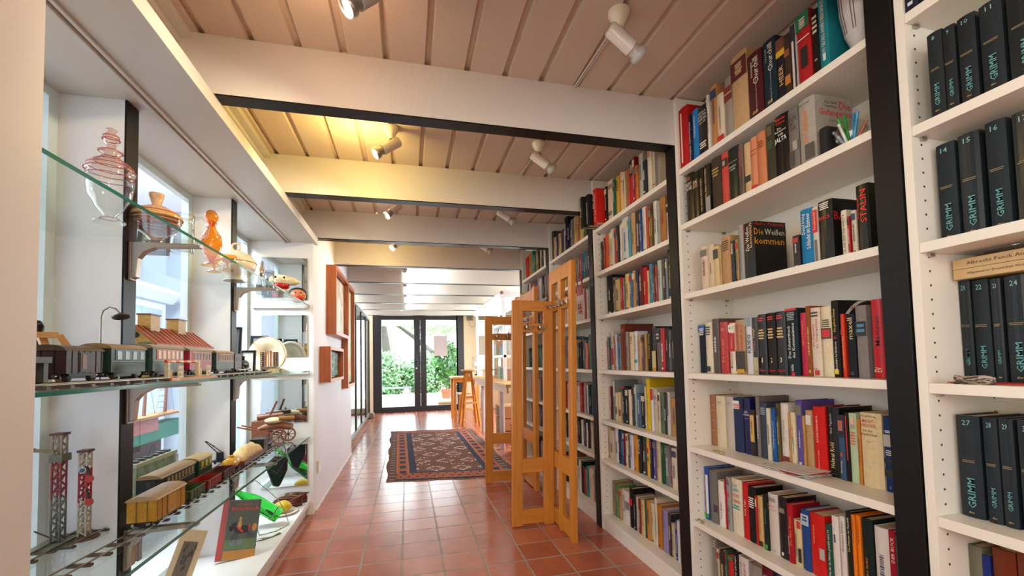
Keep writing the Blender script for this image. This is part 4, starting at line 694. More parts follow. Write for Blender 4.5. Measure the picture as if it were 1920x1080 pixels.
def leak(loc, watts, col):
    l = bpy.data.lights.new('lamp_leak', 'POINT'); l.energy = watts; l.color = col; l.shadow_soft_size = .03; o = bpy.data.objects.new('lamp_leak', l); COL.objects.link(o); o.location = loc
for k in range(9):
    y = 1.17 + .8275*k; x = -.06 if k else -.085
    if k < 4:
        spotlight(x, y, ((-.6, -.15, -.62), (-.75, -.12, -.55), (-.55, -.3, -.6), (-.45, -.4, -.5))[k], True, 'lit white tubular spotlight of the left row in the %s ceiling bay' % names[k], watts=(11, 11, 6, 4)[k], cone=110, target=(-.82, y+.35, 1.25), white=k > 0)
        leak((x-.14, y-.02, 1.93), (2.4, 6.5, 1.4, 4.0)[k], ((1, .62, .34), (1, .72, .22), (1, .75, .5), (1, .74, .30))[k])
    else:
        spotlight(x, y, ((.5, .5, -.42) if k < 8 else (-.25, -.4, -.5)), True, 'small lit spotlight of the left row in the %s ceiling bay' % names[k], watts=(27, 19, 12, 7, 3)[k-4], cone=125, col=(.93, .97, 1), white=False, target=(.45, y+.42, 1.96))
for k in range(4):
    y = 1.17 + .8275*k
    spotlight(.655 if k else .66, y, (.7, .12, -.36), False, 'unlit white spotlight of the right row in the %s ceiling bay' % names[k], cord=k < 2)

# ================================================================ LEFT WALL PICTURES, SOCKET
def picture(name, y0, y1, z0, z1, depth, fw, label, art, x=-.62, cat='picture', lift=0, art_depth=.4):
    t = thing(name, label, cat, (x, (y0+y1)/2, z0)); w = 'teak'
    X0 = x + .001; X1 = x + depth
    for q in ((y0, y0+fw, z0, z1), (y1-fw, y1, z0, z1), (y0+fw, y1-fw, z1-fw, z1), (y0+fw, y1-fw, z0, z0+fw)): MB().box(X0, q[0], q[2], X1, q[1], q[3]).build('frame_side', M[w], t, bevel=.001)
    b = MB('d8cfc0').box(X0, y0+fw, z0+fw, X0+.004, y1-fw, z1-fw); b.build('backing_board', M['paint'], t)
    a = MB(); art(a, X0 + depth*art_depth, y0+fw+.012, y1-fw-.012, z0+fw+.012, z1-fw-.012); a.build('artwork', M['paint'], t)
    return t
def art_fn(cols, seed, n=26):
    def f(a, x, y0, y1, z0, z1):
        rr = random.Random(seed)
        for i in range(n):
            for j in range(n):
                v = mnoise.noise(Vector((i*.18+seed, j*.13, seed))) * .9 + j/n*.6; c = cols[max(0, min(len(cols)-1, int((v+.45)*len(cols)/1.3)))]
                a.set(c); a.box(x-.003, y0+(y1-y0)*i/n, z0+(z1-z0)*j/n, x, y0+(y1-y0)*(i+1)/n, z0+(z1-z0)*(j+1)/n)
    return f
picture('framed_picture', 3.62, 4.39, 1.24, 1.80, .075, .03, 'deep brown-framed picture, the upper one on the left white wall', art_fn(['b8b0a0', 'cfc6b4', 'd8d0c4', 'c0a888'], 3))
picture('framed_picture', 3.36, 4.02, .87, 1.135, .075, .025, 'small deep-framed dark landscape, lowest picture on the left white wall', art_fn(['243c34', '34584a', '4a7466', '8a9a78', '2c4c58'], 9))
picture('framed_painting', 4.42, 4.98, .765, 1.82, .06, .035, 'tall painting in pale green and orange at the end of the left wall', art_fn(['6a9a6c', '8ab086', 'b4c8a8', 'd8ccb0', 'd8a070', 'c8dcc8'], 21))
s_ = MB('d8ccb8').box(-.6195, 3.24, .245, -.607, 3.325, .33).build('power_socket', M['gloss'], bevel=.003); tag(s_, 'single cream power socket low on the left white wall', 'socket')
MB('b8a890').lathe([(.0, .004), (.026, .004), (.03, .0), (.03, .012), (.034, .013)], (-.619, 3.283, .287), 20, (1,0,0), caps=False).build('socket_insert', M['gloss'], s_)

# ================================================================ GLAZED CASES ALONG THE LEFT WALL
t = thing('display_case', 'long black-framed glass display case beyond the paintings', 'display case', (-.85, 6.7, 0))
b = MB()
for y in (5.30, 5.98, 6.66, 7.34, 8.02): b.box(-.679, y-.015, .1305, -.651, y+.015, 1.7695)
b.box(-.68, 5.3, 1.77, -.65, 8.02, 1.80).box(-.68, 5.3, .09, -.65, 8.02, .13).box(-1.09, 8.0, .09, -1.07, 8.03, 1.8).box(-1.09, 8.0, 1.77, -.65, 8.03, 1.80).box(-1.09, 8.0, .09, -.65, 8.03, .12)
b.build('case_frame', mat('grey_green_steel', '4a524c', .4), t, bevel=.002)
for y0, y1 in ((5.31, 5.965), (5.995, 6.645), (6.675, 7.325), (7.355, 8.005)): MB().box(-.668, y0, .13, -.663, y1, 1.77).build('glass_door', M['pane'], t)
MB().box(-1.09, 5.285, 1.80, -.65, 8.03, 1.815).build('case_top', M['white'], t)
for z in (.5, .85, 1.2, 1.5): MB().box(-1.08, 5.3, z, -.72, 8.0, z+.012).build('case_shelf', mat('case_shelf_grey', '8a9290', .4) if z == .5 else bpy.data.materials['case_shelf_grey'], t)
MB('6a706e').box(-1.095, 5.3, .09, -1.085, 8.0, 1.8).build('case_back', M['paint'], t); MB('c8c4c0').box(-1.05, 5.4, 0, -.8, 7.9, .09).build('case_base', M['paint'], t)
for k in range(26):
    rr = random.Random(k); y = 5.45 + k*.095; z = (.512, .862, 1.212)[k % 3]; h = rr.uniform(.1, .22)
    o_ = MB(rr.choice(['8a4a3a', 'b0a890', '3a5a6a', 'a89060', '5a6a58', 'c8c0b0'])).box(-.95, y, z, -.82, y+.035, z+h).build('book', M['paint'])
    tag(o_, 'small book inside the black-framed display case, %s from its near end' % NUM[k], 'book', 'books inside the left display case')
bw = MB('a83424').lathe([(.02, 0), (.022, .008), (.03, .012), (.075, .065), (.078, .07), (.072, .066), (.028, .016), (0, .014)], (-.73, 5.62, 1.8155), 28, caps=False).build('bowl', M['gloss']); tag(bw, 'red bowl standing on top of the glass display case', 'bowl')
b = MB('8c7c70'); b.box(-.79, 8.2, 0, -.60, 8.36, .10)
st = b.build('stone_block', M['matte'], bevel=.02); tag(st, 'rough stone block on the floor beside the garden door', 'stone')

# ================================================================ FAR END
b = MB('8a8478').box(1.25, 8.955, 1.87, 1.375, 8.998, 2.01).build('wall_sensor', M['paint'], bevel=.006); tag(b, 'grey box with a cable on the wall right of the garden door', 'sensor')
MB('6e685c').box(1.265, 8.952, 1.885, 1.35, 8.955, 1.995).build('front_plate', M['paint'], b); MB('b0a898').tube([(1.30, 8.97, 1.87), (1.30, 8.985, 1.78), (1.36, 8.985, 1.72), (1.42, 8.985, 1.78), (1.45, 8.985, 1.87)], .004, 6).build('cable', M['paint'], b)
b = MB('ccc2a8').box(1.35, 8.985, .88, 1.44, 8.998, 1.11).build('switch_plate', M['paint'], bevel=.004); tag(b, 'cream vertical switch panel on the wall right of the garden door', 'switch panel')
p = MB('c0b4b4').box(.54, 8.993, 1.13, .82, 8.996, 1.55).build('paper_notice', M['matte']); tag(p, 'plain pinkish-white notice taped inside the right garden door pane', 'notice')
MB('a89c9c').box(.55, 8.9915, 1.335, .81, 8.993, 1.338).build('fold_line', M['matte'], p)
# high stool
t = thing('bar_stool', 'tall wooden bar stool with splayed legs before the small table', 'stool', (.96, 6.8, 0))
MB().lathe([(0, 0), (.12, 0), (.125, .01), (.125, .022), (.12, .028), (0, .028)], (.955, 6.8, .845), 28, caps=False).build('seat', M['pine'], t)
for sx, sy, x1, y1 in ((-1, -1, .83, 6.66), (1, -1, 1.10, 6.66), (-1, 1, .81, 6.95), (1, 1, 1.085, 6.95)): MB().bar((x1, y1, 0), (.955+sx*.045, 6.8+sy*.045, .845), .032, .026).build('leg', M['oak'], t)
MB().box(.915, 6.752, .70, .995, 6.772, .845).build('front_panel', M['oak'], t); MB('e8e4e0').ball((.955, 6.75, .775), .012, .002, .016).ball((.955, 6.75, .80), .009, .002, .009).build('cutout_ornament', M['paint'], t)
MB().bar((.855, 6.675, .35), (1.075, 6.675, .35), .022, .03).build('stretcher', M['pine'], t); MB().bar((.84, 6.93, .42), (1.07, 6.93, .42), .022, .028).build('stretcher', M['oak'], t)
# small table, low stool, lamp
t = thing('side_table', 'small wooden table standing before the garden door frame', 'table', (.90, 7.35, 0))
MB().box(.72, 7.05, .72, 1.25, 7.6, .75).build('tabletop', M['pine'], t, bevel=.002)
for x, y in ((.74, 7.07), (1.19, 7.07), (.74, 7.54), (1.19, 7.54)): boxo('leg', M['oak'], x, y, 0, x+.045, y+.045, .72, t)
boxo('apron', M['oak'], .785, 7.075, .66, 1.19, 7.095, .72, t)
t = thing('low_stool', 'low rustic wooden stool with slatted seat behind the bar stool', 'stool', (1.05, 7.9, 0))
for i in range(4): boxo('seat_slat', M['pine'], .92+i*.082, 7.75, .40, .92+i*.082+.074, 8.05, .425, t)
for x, y in ((.93, 7.77), (1.20, 7.77), (.93, 8.0), (1.20, 8.0)): MB().cyl((x+.015, y+.015, 0), (x+.015, y+.015, .40), .022).build('leg', M['pine'], t)
for z in (.12, .30): boxo('stretcher', M['pine'], .95, 7.775, z, 1.215, 7.795, z+.035, t)
boxo('trim_30', M['black'], 1.07, 8.96, .02, 1.16, 8.985, .60, kind='structure') if False else None
l = thing('table_lamp', 'small dark lamp with a bright glowing bulb on the side table', 'lamp', (1.20, 7.5, .7505))
MB('2a2624').lathe([(.05, 0), (.05, .015), (.012, .03), (.012, .17)], (1.20, 7.5, .7505), 18).build('lamp_base', M['gloss'], l)
m = bpy.data.materials.new('bulb_glow'); m.use_nodes = True; q = m.node_tree.nodes['Principled BSDF']; q.inputs['Emission Color'].default_value = (1, .85, .65, 1); q.inputs['Emission Strength'].default_value = 30
MB().ball((1.20, 7.5, .955), .036).build('bulb', m, l)
# long desk with the white glazed cabinet on it
t = thing('long_desk', 'long wooden desk along the right side under the white cabinet', 'desk', (1.3, 5.8, 0))
MB().prism([(.965, 4.22), (1.55, 4.22), (1.55, 7.02), (1.26, 7.02), (.985, 6.45)], 'z', .725, .757).build('desktop', M['pine'], t)
MB().box(.985, 4.25, .665, 1.0, 6.40, .724).build('apron', M['oakx'], t)
for x, y in ((1.04, 4.75), (1.04, 6.0)): MB('ccc9cc').cyl((x, y, 0), (x, y, .725), .028).build('white_leg', M['gloss'], t)
for x, y in ((1.46, 4.3), (1.0, 5.3), (1.46, 6.9)): boxo('leg', M['oak'], x, y, 0, x+.045, y+.045, .725, t)
t = thing('glazed_cabinet', 'white glazed cabinet with slanted cornice standing on the long desk', 'cabinet', (1.25, 5.9, .757))
wh = mat('cabinet_white', 'dfe2e6', .35, var=.02)
for x, y in ((1.10, 4.88), (1.46, 4.88), (1.10, 6.86), (1.46, 6.86)): boxo('cabinet_post', wh, x, y, .758, x+.035, y+.035, 1.74, t, bevel=.002)
MB().prism([(1.06, 1.80), (1.075, 1.745), (1.50, 1.745), (1.50, 1.80), (1.10, 1.84)], 'y', 4.86, 6.92).build('cornice', wh, t)
MB('8a6040').cyl((1.085, 4.855, 1.80), (1.085, 4.835, 1.80), .018).build('round_finial', M['gloss'], t)
for z in (1.04, 1.42): MB().box(1.095, 4.88, z, 1.49, 6.9, z+.028).build('cabinet_shelf', wh, t)
MB().box(1.105, 4.92, .78, 1.109, 6.85, 1.74).build('cabinet_glass', M['pane'], t)
for k, (y, z) in enumerate([(5.05+.21*i, zz) for zz in (1.068, .7575) for i in range(8)]):
    rr = random.Random(k+50); o_ = MB(rr.choice(['b88a58', 'c8b8a0', '8a9a9c', 'b0a890', 'a86a40'])).box(1.2, y, z+.001, 1.33, y+.1, z+rr.uniform(.12, .22)).build('box', M['paint'])
    tag(o_, 'small box inside the white glazed cabinet, %s on its %s shelf' % (NUM[k % 8], 'middle' if k < 8 else 'lowest'), 'box', 'items inside the white glazed cabinet')
for k in range(6):
    z = .001 + (k // 2)*.151; y = 5.05 + (k % 2)*.2
    o_ = MB('c08a58').box(1.10, y, z, 1.32, y+.17, z+.14).set('1c7a4c').box(1.0985, y+.02, z+.01, 1.0998, y+.08, z+.13).build('carton', M['paint']); tag(o_, 'cardboard carton with green label under the desk, %s of the %s stack' % (('bottom', 'middle', 'top')[k//2], 'nearer' if k % 2 == 0 else 'farther'), 'carton', 'cartons under the long desk')
for k in range(5):
    b = MB('5a2c20' if k % 2 else '8a3a28').box(1.10, 4.34+k*.055, .001, 1.30, 4.385+k*.055, .30).build('binder', M['paint']); tag(b, 'reddish brown binder under the near end of the desk, %s in the row' % NUM[k], 'binder', 'binders under the desk')

# ================================================================ GARDEN
boxo('floor', mat('terrace_stone', 'cfc9bc', .8, var=.08), -8, 9.12, -.06, 10, 13.6, -.01, kind='structure')
boxo('floor', mat('lawn_green', '9ab07c', .9, var=.2, nscale=5), -20, 13.6, -.3, 20, 40, -.05, kind='structure')
s_ = boxo('garden_step', M['matte'], -3, 12.2, -.009, 3.5, 12.5, .12); s_.data.attributes['Col']; tag(s_, 'pale stone step across the terrace outside the doors', 'step')
def leaves(mb, c, r, n, cols, size, seed, flat=1.0):
    rr = random.Random(seed); c = Vector(c)
    for i in range(n):
        d = Vector((rr.gauss(0,1), rr.gauss(0,1), rr.gauss(0,1))).normalized() * rr.uniform(.55, 1.0); p = c + Vector((d.x*r[0], d.y*r[1], d.z*r[2]))
        a = Vector((rr.gauss(0,1), rr.gauss(0,1), rr.gauss(0,1)*flat)).normalized(); b_ = a.orthogonal().normalized() * size*.38*rr.uniform(.7, 1.2); a *= size*rr.uniform(.7, 1.3)*.5
        mb.set(rr.choice(cols)); mb.add([p-a, p-a*.2+b_, p+a, p-a*.2-b_], [(0,1,2,3)], False)
leafm = mat('leaf_green', None, .5, var=.15, nscale=3)
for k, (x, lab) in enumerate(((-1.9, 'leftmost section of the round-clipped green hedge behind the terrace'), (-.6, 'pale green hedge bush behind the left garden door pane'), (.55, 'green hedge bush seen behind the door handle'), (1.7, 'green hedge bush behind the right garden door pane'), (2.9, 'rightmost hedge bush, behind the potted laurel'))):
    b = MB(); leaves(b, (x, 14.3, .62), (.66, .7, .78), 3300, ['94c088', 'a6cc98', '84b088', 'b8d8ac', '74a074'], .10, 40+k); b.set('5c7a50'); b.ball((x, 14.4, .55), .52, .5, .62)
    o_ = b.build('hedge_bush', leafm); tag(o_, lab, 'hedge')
t = thing('tree', 'garden tree with a grey trunk left of the terrace bench', 'tree', (-.85, 16.5, -.05))
MB('6e6862').tube([(-.60, 16.5, -.05), (-.68, 16.5, 1.0), (-.80, 16.5, 1.9), (-1.0, 16.5, 3.2)], [.2, .16, .15, .12], 12).build('trunk', M['matte'], t)
b = MB(); leaves(b, (-1.6, 15.8, 3.1), (1.6, .8, .9), 1500, ['a8c070', 'b8c888', '90b070', 'c8c880'], .14, 77); b.build('foliage', leafm, t)
t = thing('tree', 'leaning garden tree with a bare slanting branch behind the doors', 'tree', (1.6, 17.5, -.05))
MB('5c564e').tube([(1.9, 17.5, -.05), (1.2, 17.5, 1.2), (.3, 17.4, 2.0), (-.5, 17.4, 2.6)], [.14, .12, .09, .05], 10).build('trunk', M['matte'], t)
b = MB(); leaves(b, (1.6, 18.2, 2.9), (2.4, 1.0, .9), 1700, ['a8c880', 'b4d098', '88b080'], .14, 78); b.build('foliage', leafm, t)
t = thing('garden_bench', 'low pale garden bench on the terrace outside the left door', 'bench', (-.6, 13.1, -.01))
boxo('bench_seat', mat('bench_grey', '868e8a', .7), -2.2, 12.95, .24, .12, 13.25, .29, t); boxo('leg', bpy.data.materials['bench_grey'], .04, 12.98, -.01, .10, 13.22, .24, t); boxo('leg', bpy.data.materials['bench_grey'], -2.1, 12.98, -.01, -2.04, 13.22, .24, t)
b = MB('9a9e9e').box(-2.5, 10.6, 1.90, 3.0, 10.75, 2.15).box(-2.4, 10.6, -.01, -2.28, 10.72, 1.9).box(2.8, 10.6, -.01, 2.92, 10.72, 1.9).build('pergola', M['paint']); tag(b, 'white pergola beam spanning above the terrace outside the doors', 'pergola')
t = thing('potted_plant', 'large leafy laurel in a terracotta pot outside the right door', 'plant', (1.05, 12.0, -.01))
MB('b87a5c').lathe([(.11, 0), (.15, .22), (.165, .22), (.165, .26), (.14, .26), (.13, .22)], (1.05, 12.0, -.009), 24).build('pot', M['matte'], t)
b = MB('5a4a38'); b.tube([(1.05, 12.0, .2), (1.10, 11.95, .8), (1.06, 11.9, 1.3)], .014, 6); b.tube([(1.08, 11.97, .5), (1.25, 11.9, .9)], .01, 6); b.build('stem', M['matte'], t)
b = MB(); leaves(b, (1.05, 11.6, 1.0), (.36, .3, .62), 330, ['2f6a2c', '4a8a3a', '265a2c', '6aa048'], .15, 5); b.build('foliage', leafm, t)
b = MB('9a7a50').lathe([(.0, 0), (.15, 0), (.19, .09), (.2, .095), (.18, .09), (.14, .015), (0, .012)], (.85, 9.9, -.009), 28, caps=False).build('wooden_bowl', M['paint']); tag(b, 'low round wooden bowl on the terrace just outside the door', 'bowl')
b = MB('b0926a').box(-.62, 9.35, -.009, -.36, 9.5, .05).build('doormat_brick', M['matte']); tag(b, 'small tan block on the terrace by the left door', 'block')
t = thing('house_plant', 'trailing dark-leaved plant hanging before the right door pane', 'plant', (1.02, 8.6, .757)) if False else None
b = MB(); 
for k in range(7): leaves(b, (2.9+random.Random(k).uniform(-.2,.3), 5.0+k*.65, 1.15), (.3, .45, .7), 700, ['4a8a4c', '6aa860', '3c7a48', '8cc080'], .10, 90+k)
o_ = b.build('side_hedge', leafm); tag(o_, 'dense green hedge outside the right side window', 'hedge')
boxo('floor', bpy.data.materials['lawn_green'], 2.46, 4.0, -.1, 8, 9.1, -.02, kind='structure')
# ================================================================ DISPLAY NICHE: glass shelves on brackets
for nm, z, yl in (('top', 1.407, 'upper'), ('middle', .962, 'middle'), ('lower', .522, 'lower')):
    o = MB().box(-1.0, .885, z-.0085, -.6425, 3.135, z-.0005).build('glass_shelf', M['shelfglass']); tag(o, '%s of the three long glass shelves in the left display niche' % nm, 'shelf', None)
    MB().box(-.6425, .885, z-.0087, -.6405, 3.135, z-.0003).build('polished_edge', M['edge'], o)
    MB('cfc4ba').box(-.99, 3.122, z-.022, -.645, 3.1395, z-.0092).build('end_batten', M['paint'], o)
    for y, w_ in ((1.57, 'nearer'), (2.397, 'farther')):
        b = MB('a8998c'); b.box(-.8395, y-.014, z-.13, -.832, y+.014, z-.009)
        b.prism([(-.832, z-.009), (-.66, z-.009), (-.64, z-.014), (-.645, z-.021), (-.78, z-.027), (-.808, z-.05), (-.82, z-.10), (-.832, z-.13)], 'y', y-.011, y+.011) if False else None
        pr = [(-.832, z-.009), (-.665, z-.009), (-.645, z-.013), (-.647, z-.02), (-.77, z-.025), (-.80, z-.04), (-.815, z-.06), (-.82, z-.12), (-.832, z-.125)]
        b.prism(pr, 'y', y-.012, y+.012); br = b.build('shelf_bracket', M['bracket'], bevel=.0015)
        tag(br, 'curved grey metal bracket under the %s glass shelf on the %s steel post' % (yl, w_), 'bracket', 'metal brackets under the glass shelves')
        MB('3a3430').cyl((-.8318, y, z-.108), (-.8195, y, z-.108), .003, n=8).build('screw', M['alu'], br)
# mirrors set into the end wall
for z0, z1, w_ in ((1.443, 1.73, 'topmost'), (1.06, 1.34, 'second from the top'), (.621, .905, 'third from the top'), (.20, .472, 'lowest')):
    o = MB().box(-.94, 3.132, z0, -.655, 3.1392, z1).build('mirror', M['lacq'], bevel=.002); tag(o, 'square mirror on the niche end wall, %s' % w_, 'mirror', None)

# ---------------------------------------------------------------- glassware on the top shelf
z = 1.4075
t = thing('glass_jar', 'tall lidded glass jar with red spiral stripes, leftmost on the top shelf', 'jar', (-.80, 1.40, z))
prof = [(.034, 0), (.036, .004), (.016, .012), (.014, .02), (.03, .04), (.036, .055), (.046, .07), (.05, .10), (.052, .125), (.049, .14)]
MB().lathe(prof, (-.80, 1.40, z), 36, caps=False).build('jar_body', M['clear'], t)
MB().lathe([(.053, .14), (.055, .146), (.045, .165), (.026, .18), (.018, .19), (.026, .20), (.014, .206), (.009, .214), (.014, .225), (.019, .238), (.014, .25), (.008, .256), (.013, .264), (0, .272)], (-.80, 1.40, z), 36, caps=False).build('jar_lid', M['pinkglass'], t)
for h, r in ((.145, .0555), (.158, .05), (.172, .036), (.201, .027), (.236, .0195), (.245, .0175), (.128, .0525), (.012, .020)):
    MB('c85038').lathe([(r-.0006, h-.0008), (r+.0008, h-.0008), (r+.0008, h+.0008), (r-.0006, h+.0008)], (-.80, 1.40, z), 30, caps=False).build('red_stripe', M['gloss'], t)
t = thing('lidded_bowl', 'wide swirled glass bowl with lid in yellow and pink, top shelf', 'bowl', (-.80, 1.625, z))
MB().lathe([(.03, 0), (.031, .004), (.014, .012), (.03, .03), (.055, .05), (.066, .075), (.068, .085)], (-.80, 1.625, z), 34, caps=False).build('bowl_body', M['pinkglass'], t)
MB('d8b08a').lathe([(.07, .087), (.071, .092), (.055, .11), (.03, .125), (.012, .13), (.02, .16), (.021, .17), (0, .172)], (-.80, 1.625, z), 34, caps=False).build('bowl_lid', mat('swirl_glaze', None, .15, var=.25, nscale=40), t)
for i, (h, r, c) in enumerate(((.088, .0715, 'd8a040'), (.096, .0685, 'e0b860'), (.104, .0625, 'c87850'), (.112, .0525, 'e0c090'), (.078, .0675, 'd89050'), (.066, .063, 'c87058'))):
    MB(c).lathe([(r-.001, h-.002), (r+.0008, h-.0016), (r+.0008, h+.0016), (r-.001, h+.002)], (-.80, 1.625, z), 30, caps=False).build('colour_swirl', M['gloss'], t)
def frame_photo(y, x0, x1, z0, h, tilt, label, art='8a9a9c', th=.012, name='framed_photo', rot=0.0):
    t = thing(name, label, 'picture frame', ((x0+x1)/2, y, z0)); xm = (x0+x1)/2; w = x1-x0; f = .012
    MB('1c1a1c').box(x0, y, z0, x0+f, y+th, z0+h).box(x1-f, y, z0, x1, y+th, z0+h).box(x0+f, y, z0+h-f, x1-f, y+th, z0+h).box(x0+f, y, z0, x1-f, y+th, z0+f).build('frame', M['gloss'], t)
    MB(art).box(x0+f, y+.004, z0+f, x1-f, y+.008, z0+h-f).set('c8c0a8').box(x0+f+.01, y+.003, z0+f+.014, x1-f-.01, y+.004, z0+h*.45).set('4a5a5c').box(x0+f+.012, y+.002, z0+f+.018, x1-f-.02, y+.003, z0+h*.34).build('photo', M['paint'], t)
    t.rotation_euler = (math.radians(tilt), 0, rot); return t
frame_photo(1.76, -.93, -.83, z, .165, -12, 'black photo frame leaning behind the glass jug, top shelf')
t = thing('glass_jug', 'clear faceted glass jug with a curled handle, top shelf centre', 'jug', (-.775, 1.74, z))
MB().lathe([(.03, 0), (.036, .006), (.037, .03), (.034, .10), (.036, .14), (.034, .14), (.032, .10), (.034, .012), (0, .01)], (-.775, 1.74, z), 12, caps=False).build('jug_body', M['clear'], t)
MB().tube([(-.742, 1.745, z+.13), (-.715, 1.75, z+.135), (-.70, 1.75, z+.11), (-.705, 1.75, z+.07), (-.738, 1.745, z+.04)], .006, 10).build('jug_handle', M['clear'], t)
t = thing('glass_decanter', 'amber glass decanter with round stopper and ruffled foot, top shelf', 'decanter', (-.76, 1.93, z))
MB().lathe([(.034, 0), (.03, .004), (.012, .012), (.012, .022), (.03, .045), (.038, .085), (.034, .12), (.018, .145), (.014, .165), (.019, .172), (.017, .18)], (-.76, 1.93, z), 24, caps=False).build('decanter_body', M['amber'], t)
MB().lathe([(.008, .16), (.014, .178), (.026, .186), (.026, .20), (.014, .222), (0, .228)], (-.76, 1.93, z), 16, caps=False).build('stopper', M['amber'], t)
for k, (x, y) in enumerate(((-.735, 2.02), (-.80, 2.06))):
    b = MB().lathe([(.028, 0), (.026, .003), (.006, .008), (.005, .03), (.02, .04), (.036, .055), (.038, .062)], (x, y, z), 18, caps=False).build('footed_dish', M['amber']); tag(b, ['small amber footed dish in front of the amber decanter, top shelf', 'small amber footed dish behind the amber decanter, top shelf'][k], 'dish', 'amber footed dishes')
t = thing('tureen', 'cream porcelain tureen with looped lid handle and faded pattern, top shelf', 'tureen', (-.79, 2.27, z))
pm = mat('porcelain_faded', 'dccdb8', .2, var=.14, nscale=22)
MB().lathe([(.05, 0), (.052, .004), (.035, .012), (.06, .03), (.082, .06), (.086, .085), (.083, .088), (0, .088)], (-.79, 2.27, z), 34, caps=False).build('tureen_body', pm, t)
MB().lathe([(.088, .0885), (.084, .097), (.062, .125), (.03, .143), (.01, .148), (0, .149)], (-.79, 2.27, z), 34, caps=False).build('tureen_lid', pm, t)
MB('d8c4a0').tube([(-.79 + .018*math.cos(a), 2.27, z+.164 + .018*math.sin(a)) for a in [k*math.pi/6 for k in range(12)]], .005, 8, closed=True).build('lid_loop', M['gloss'], t)
MB('a88450').lathe([(.0865, .085), (.0885, .087), (.0865, .0895)], (-.79, 2.27, z), 34, caps=False).build('gold_rim', M['gloss'], t)
for k, (x, y, h, r) in enumerate(((-.76, 2.47, .145, .03), (-.82, 2.52, .15, .032), (-.74, 2.60, .12, .026))):
    b = MB().lathe([(0, .004), (r*.85, .004), (r, .012), (r, h), (r-.002, h), (r-.003, .014)], (x, y, z), 20, caps=False).build('drinking_glass', M['clear']); tag(b, ['clear tumbler just right of the cream tureen, top shelf', 'tall clear tumbler behind the other glasses, top shelf', 'shorter clear tumbler beside the blue-black cone bottle, top shelf'][k], 'glass', 'clear tumblers on the top shelf')
b = MB('1c2038').lathe([(.03, 0), (.034, .01), (.03, .06), (.014, .11), (.01, .14), (.012, .145), (0, .148)], (-.80, 2.68, z), 20, caps=False).build('bottle', M['gloss']); tag(b, 'dark conical bottle with amber cap between glasses, top shelf', 'bottle')
MB('c89038').lathe([(.0125, .12), (.013, .15), (.006, .17), (0, .172)], (-.80, 2.68, z), 14, caps=False).build('cap', M['gloss'], b)
for k, (x, y) in enumerate(((-.80, 2.80), (-.755, 2.93))):
    t = thing('stoppered_bottle', ['dark-necked flask with round clear stopper left of the shark head', 'clear flask with large ball stopper behind the shark head'][k], 'bottle', (x, y, z))
    MB('20242a').lathe([(.024, 0), (.026, .01), (.022, .06), (.012, .085), (.012, .11), (.014, .112)], (x, y, z), 18, caps=False).build('flask', M['clear'] if k else M['gloss'], t); MB().lathe([(.006, .10), (.008, .115)], (x, y, z), 12).ball((x, y, z+.134), .02, n=16, m=10).build('stopper', M['clear'], t)
# shark-like head and a face mask
t = thing('toy_animal_head', 'cream spotted toy shark head with open red mouth, right end of top shelf', 'toy head', (-.72, 2.79, z))
b = MB('d8cca8'); b.ball((-.735, 2.79, z+.105), .062, .04, .034, 18, 10); b.lathe([(.030, 0), (.022, .05), (.004, .078)], (-.70, 2.79, z+.102), 16, (1, 0, -.12)); b.build('upper_head', mat('spotted_skin', 'd6caa4', .5, var=.3, nscale=60), t)
MB('b01a20').ball((-.728, 2.782, z+.068), .050, .035, .024, 16, 8).build('open_mouth', M['gloss'], t); MB('c8b898').ball((-.735, 2.785, z+.040), .050, .034, .013, 16, 8).build('lower_jaw', M['paint'], t)
b = MB('e8e4d4')
for k in range(9): b.lathe([(.004, 0), (0, -.014)], (-.76+.011*k, 2.755-.0, z+.088), 6)
b.build('teeth', M['gloss'], t); [MB('141414').ball(p_, .0065, n=10, m=6).build('eye', M['gloss'], t) for p_ in ((-.75, 2.753, z+.118), (-.705, 2.758, z+.116))]
MB('a01820').lathe([(.03, 0), (.034, .01), (.028, .04)], (-.75, 2.80, z), 16).build('red_stand', M['paint'], t)
t = thing('face_mask', 'small painted face mask with black hair and red lips, far end of top shelf', 'mask', (-.69, 3.02, z))
MB('c87850').ball((-.69, 3.02, z+.045), .05, .032, .045, 18, 12).build('face', M['gloss'], t); MB('141214').ball((-.695, 3.035, z+.066), .058, .032, .038, 18, 10).build('hair', M['paint'], t)
MB('c81c20').ball((-.68, 2.99, z+.028), .026, .010, .011, 14, 8).build('lips', M['gloss'], t); MB('c8754e').ball((-.68, 2.988, z+.047), .009, .012, .014, 10, 8).build('nose', M['gloss'], t); [MB('1a1818').ball(p_, .008, .005, .004, 8, 6).build('eye', M['gloss'], t) for p_ in ((-.70, 2.992, z+.062), (-.665, 2.993, z+.062))]

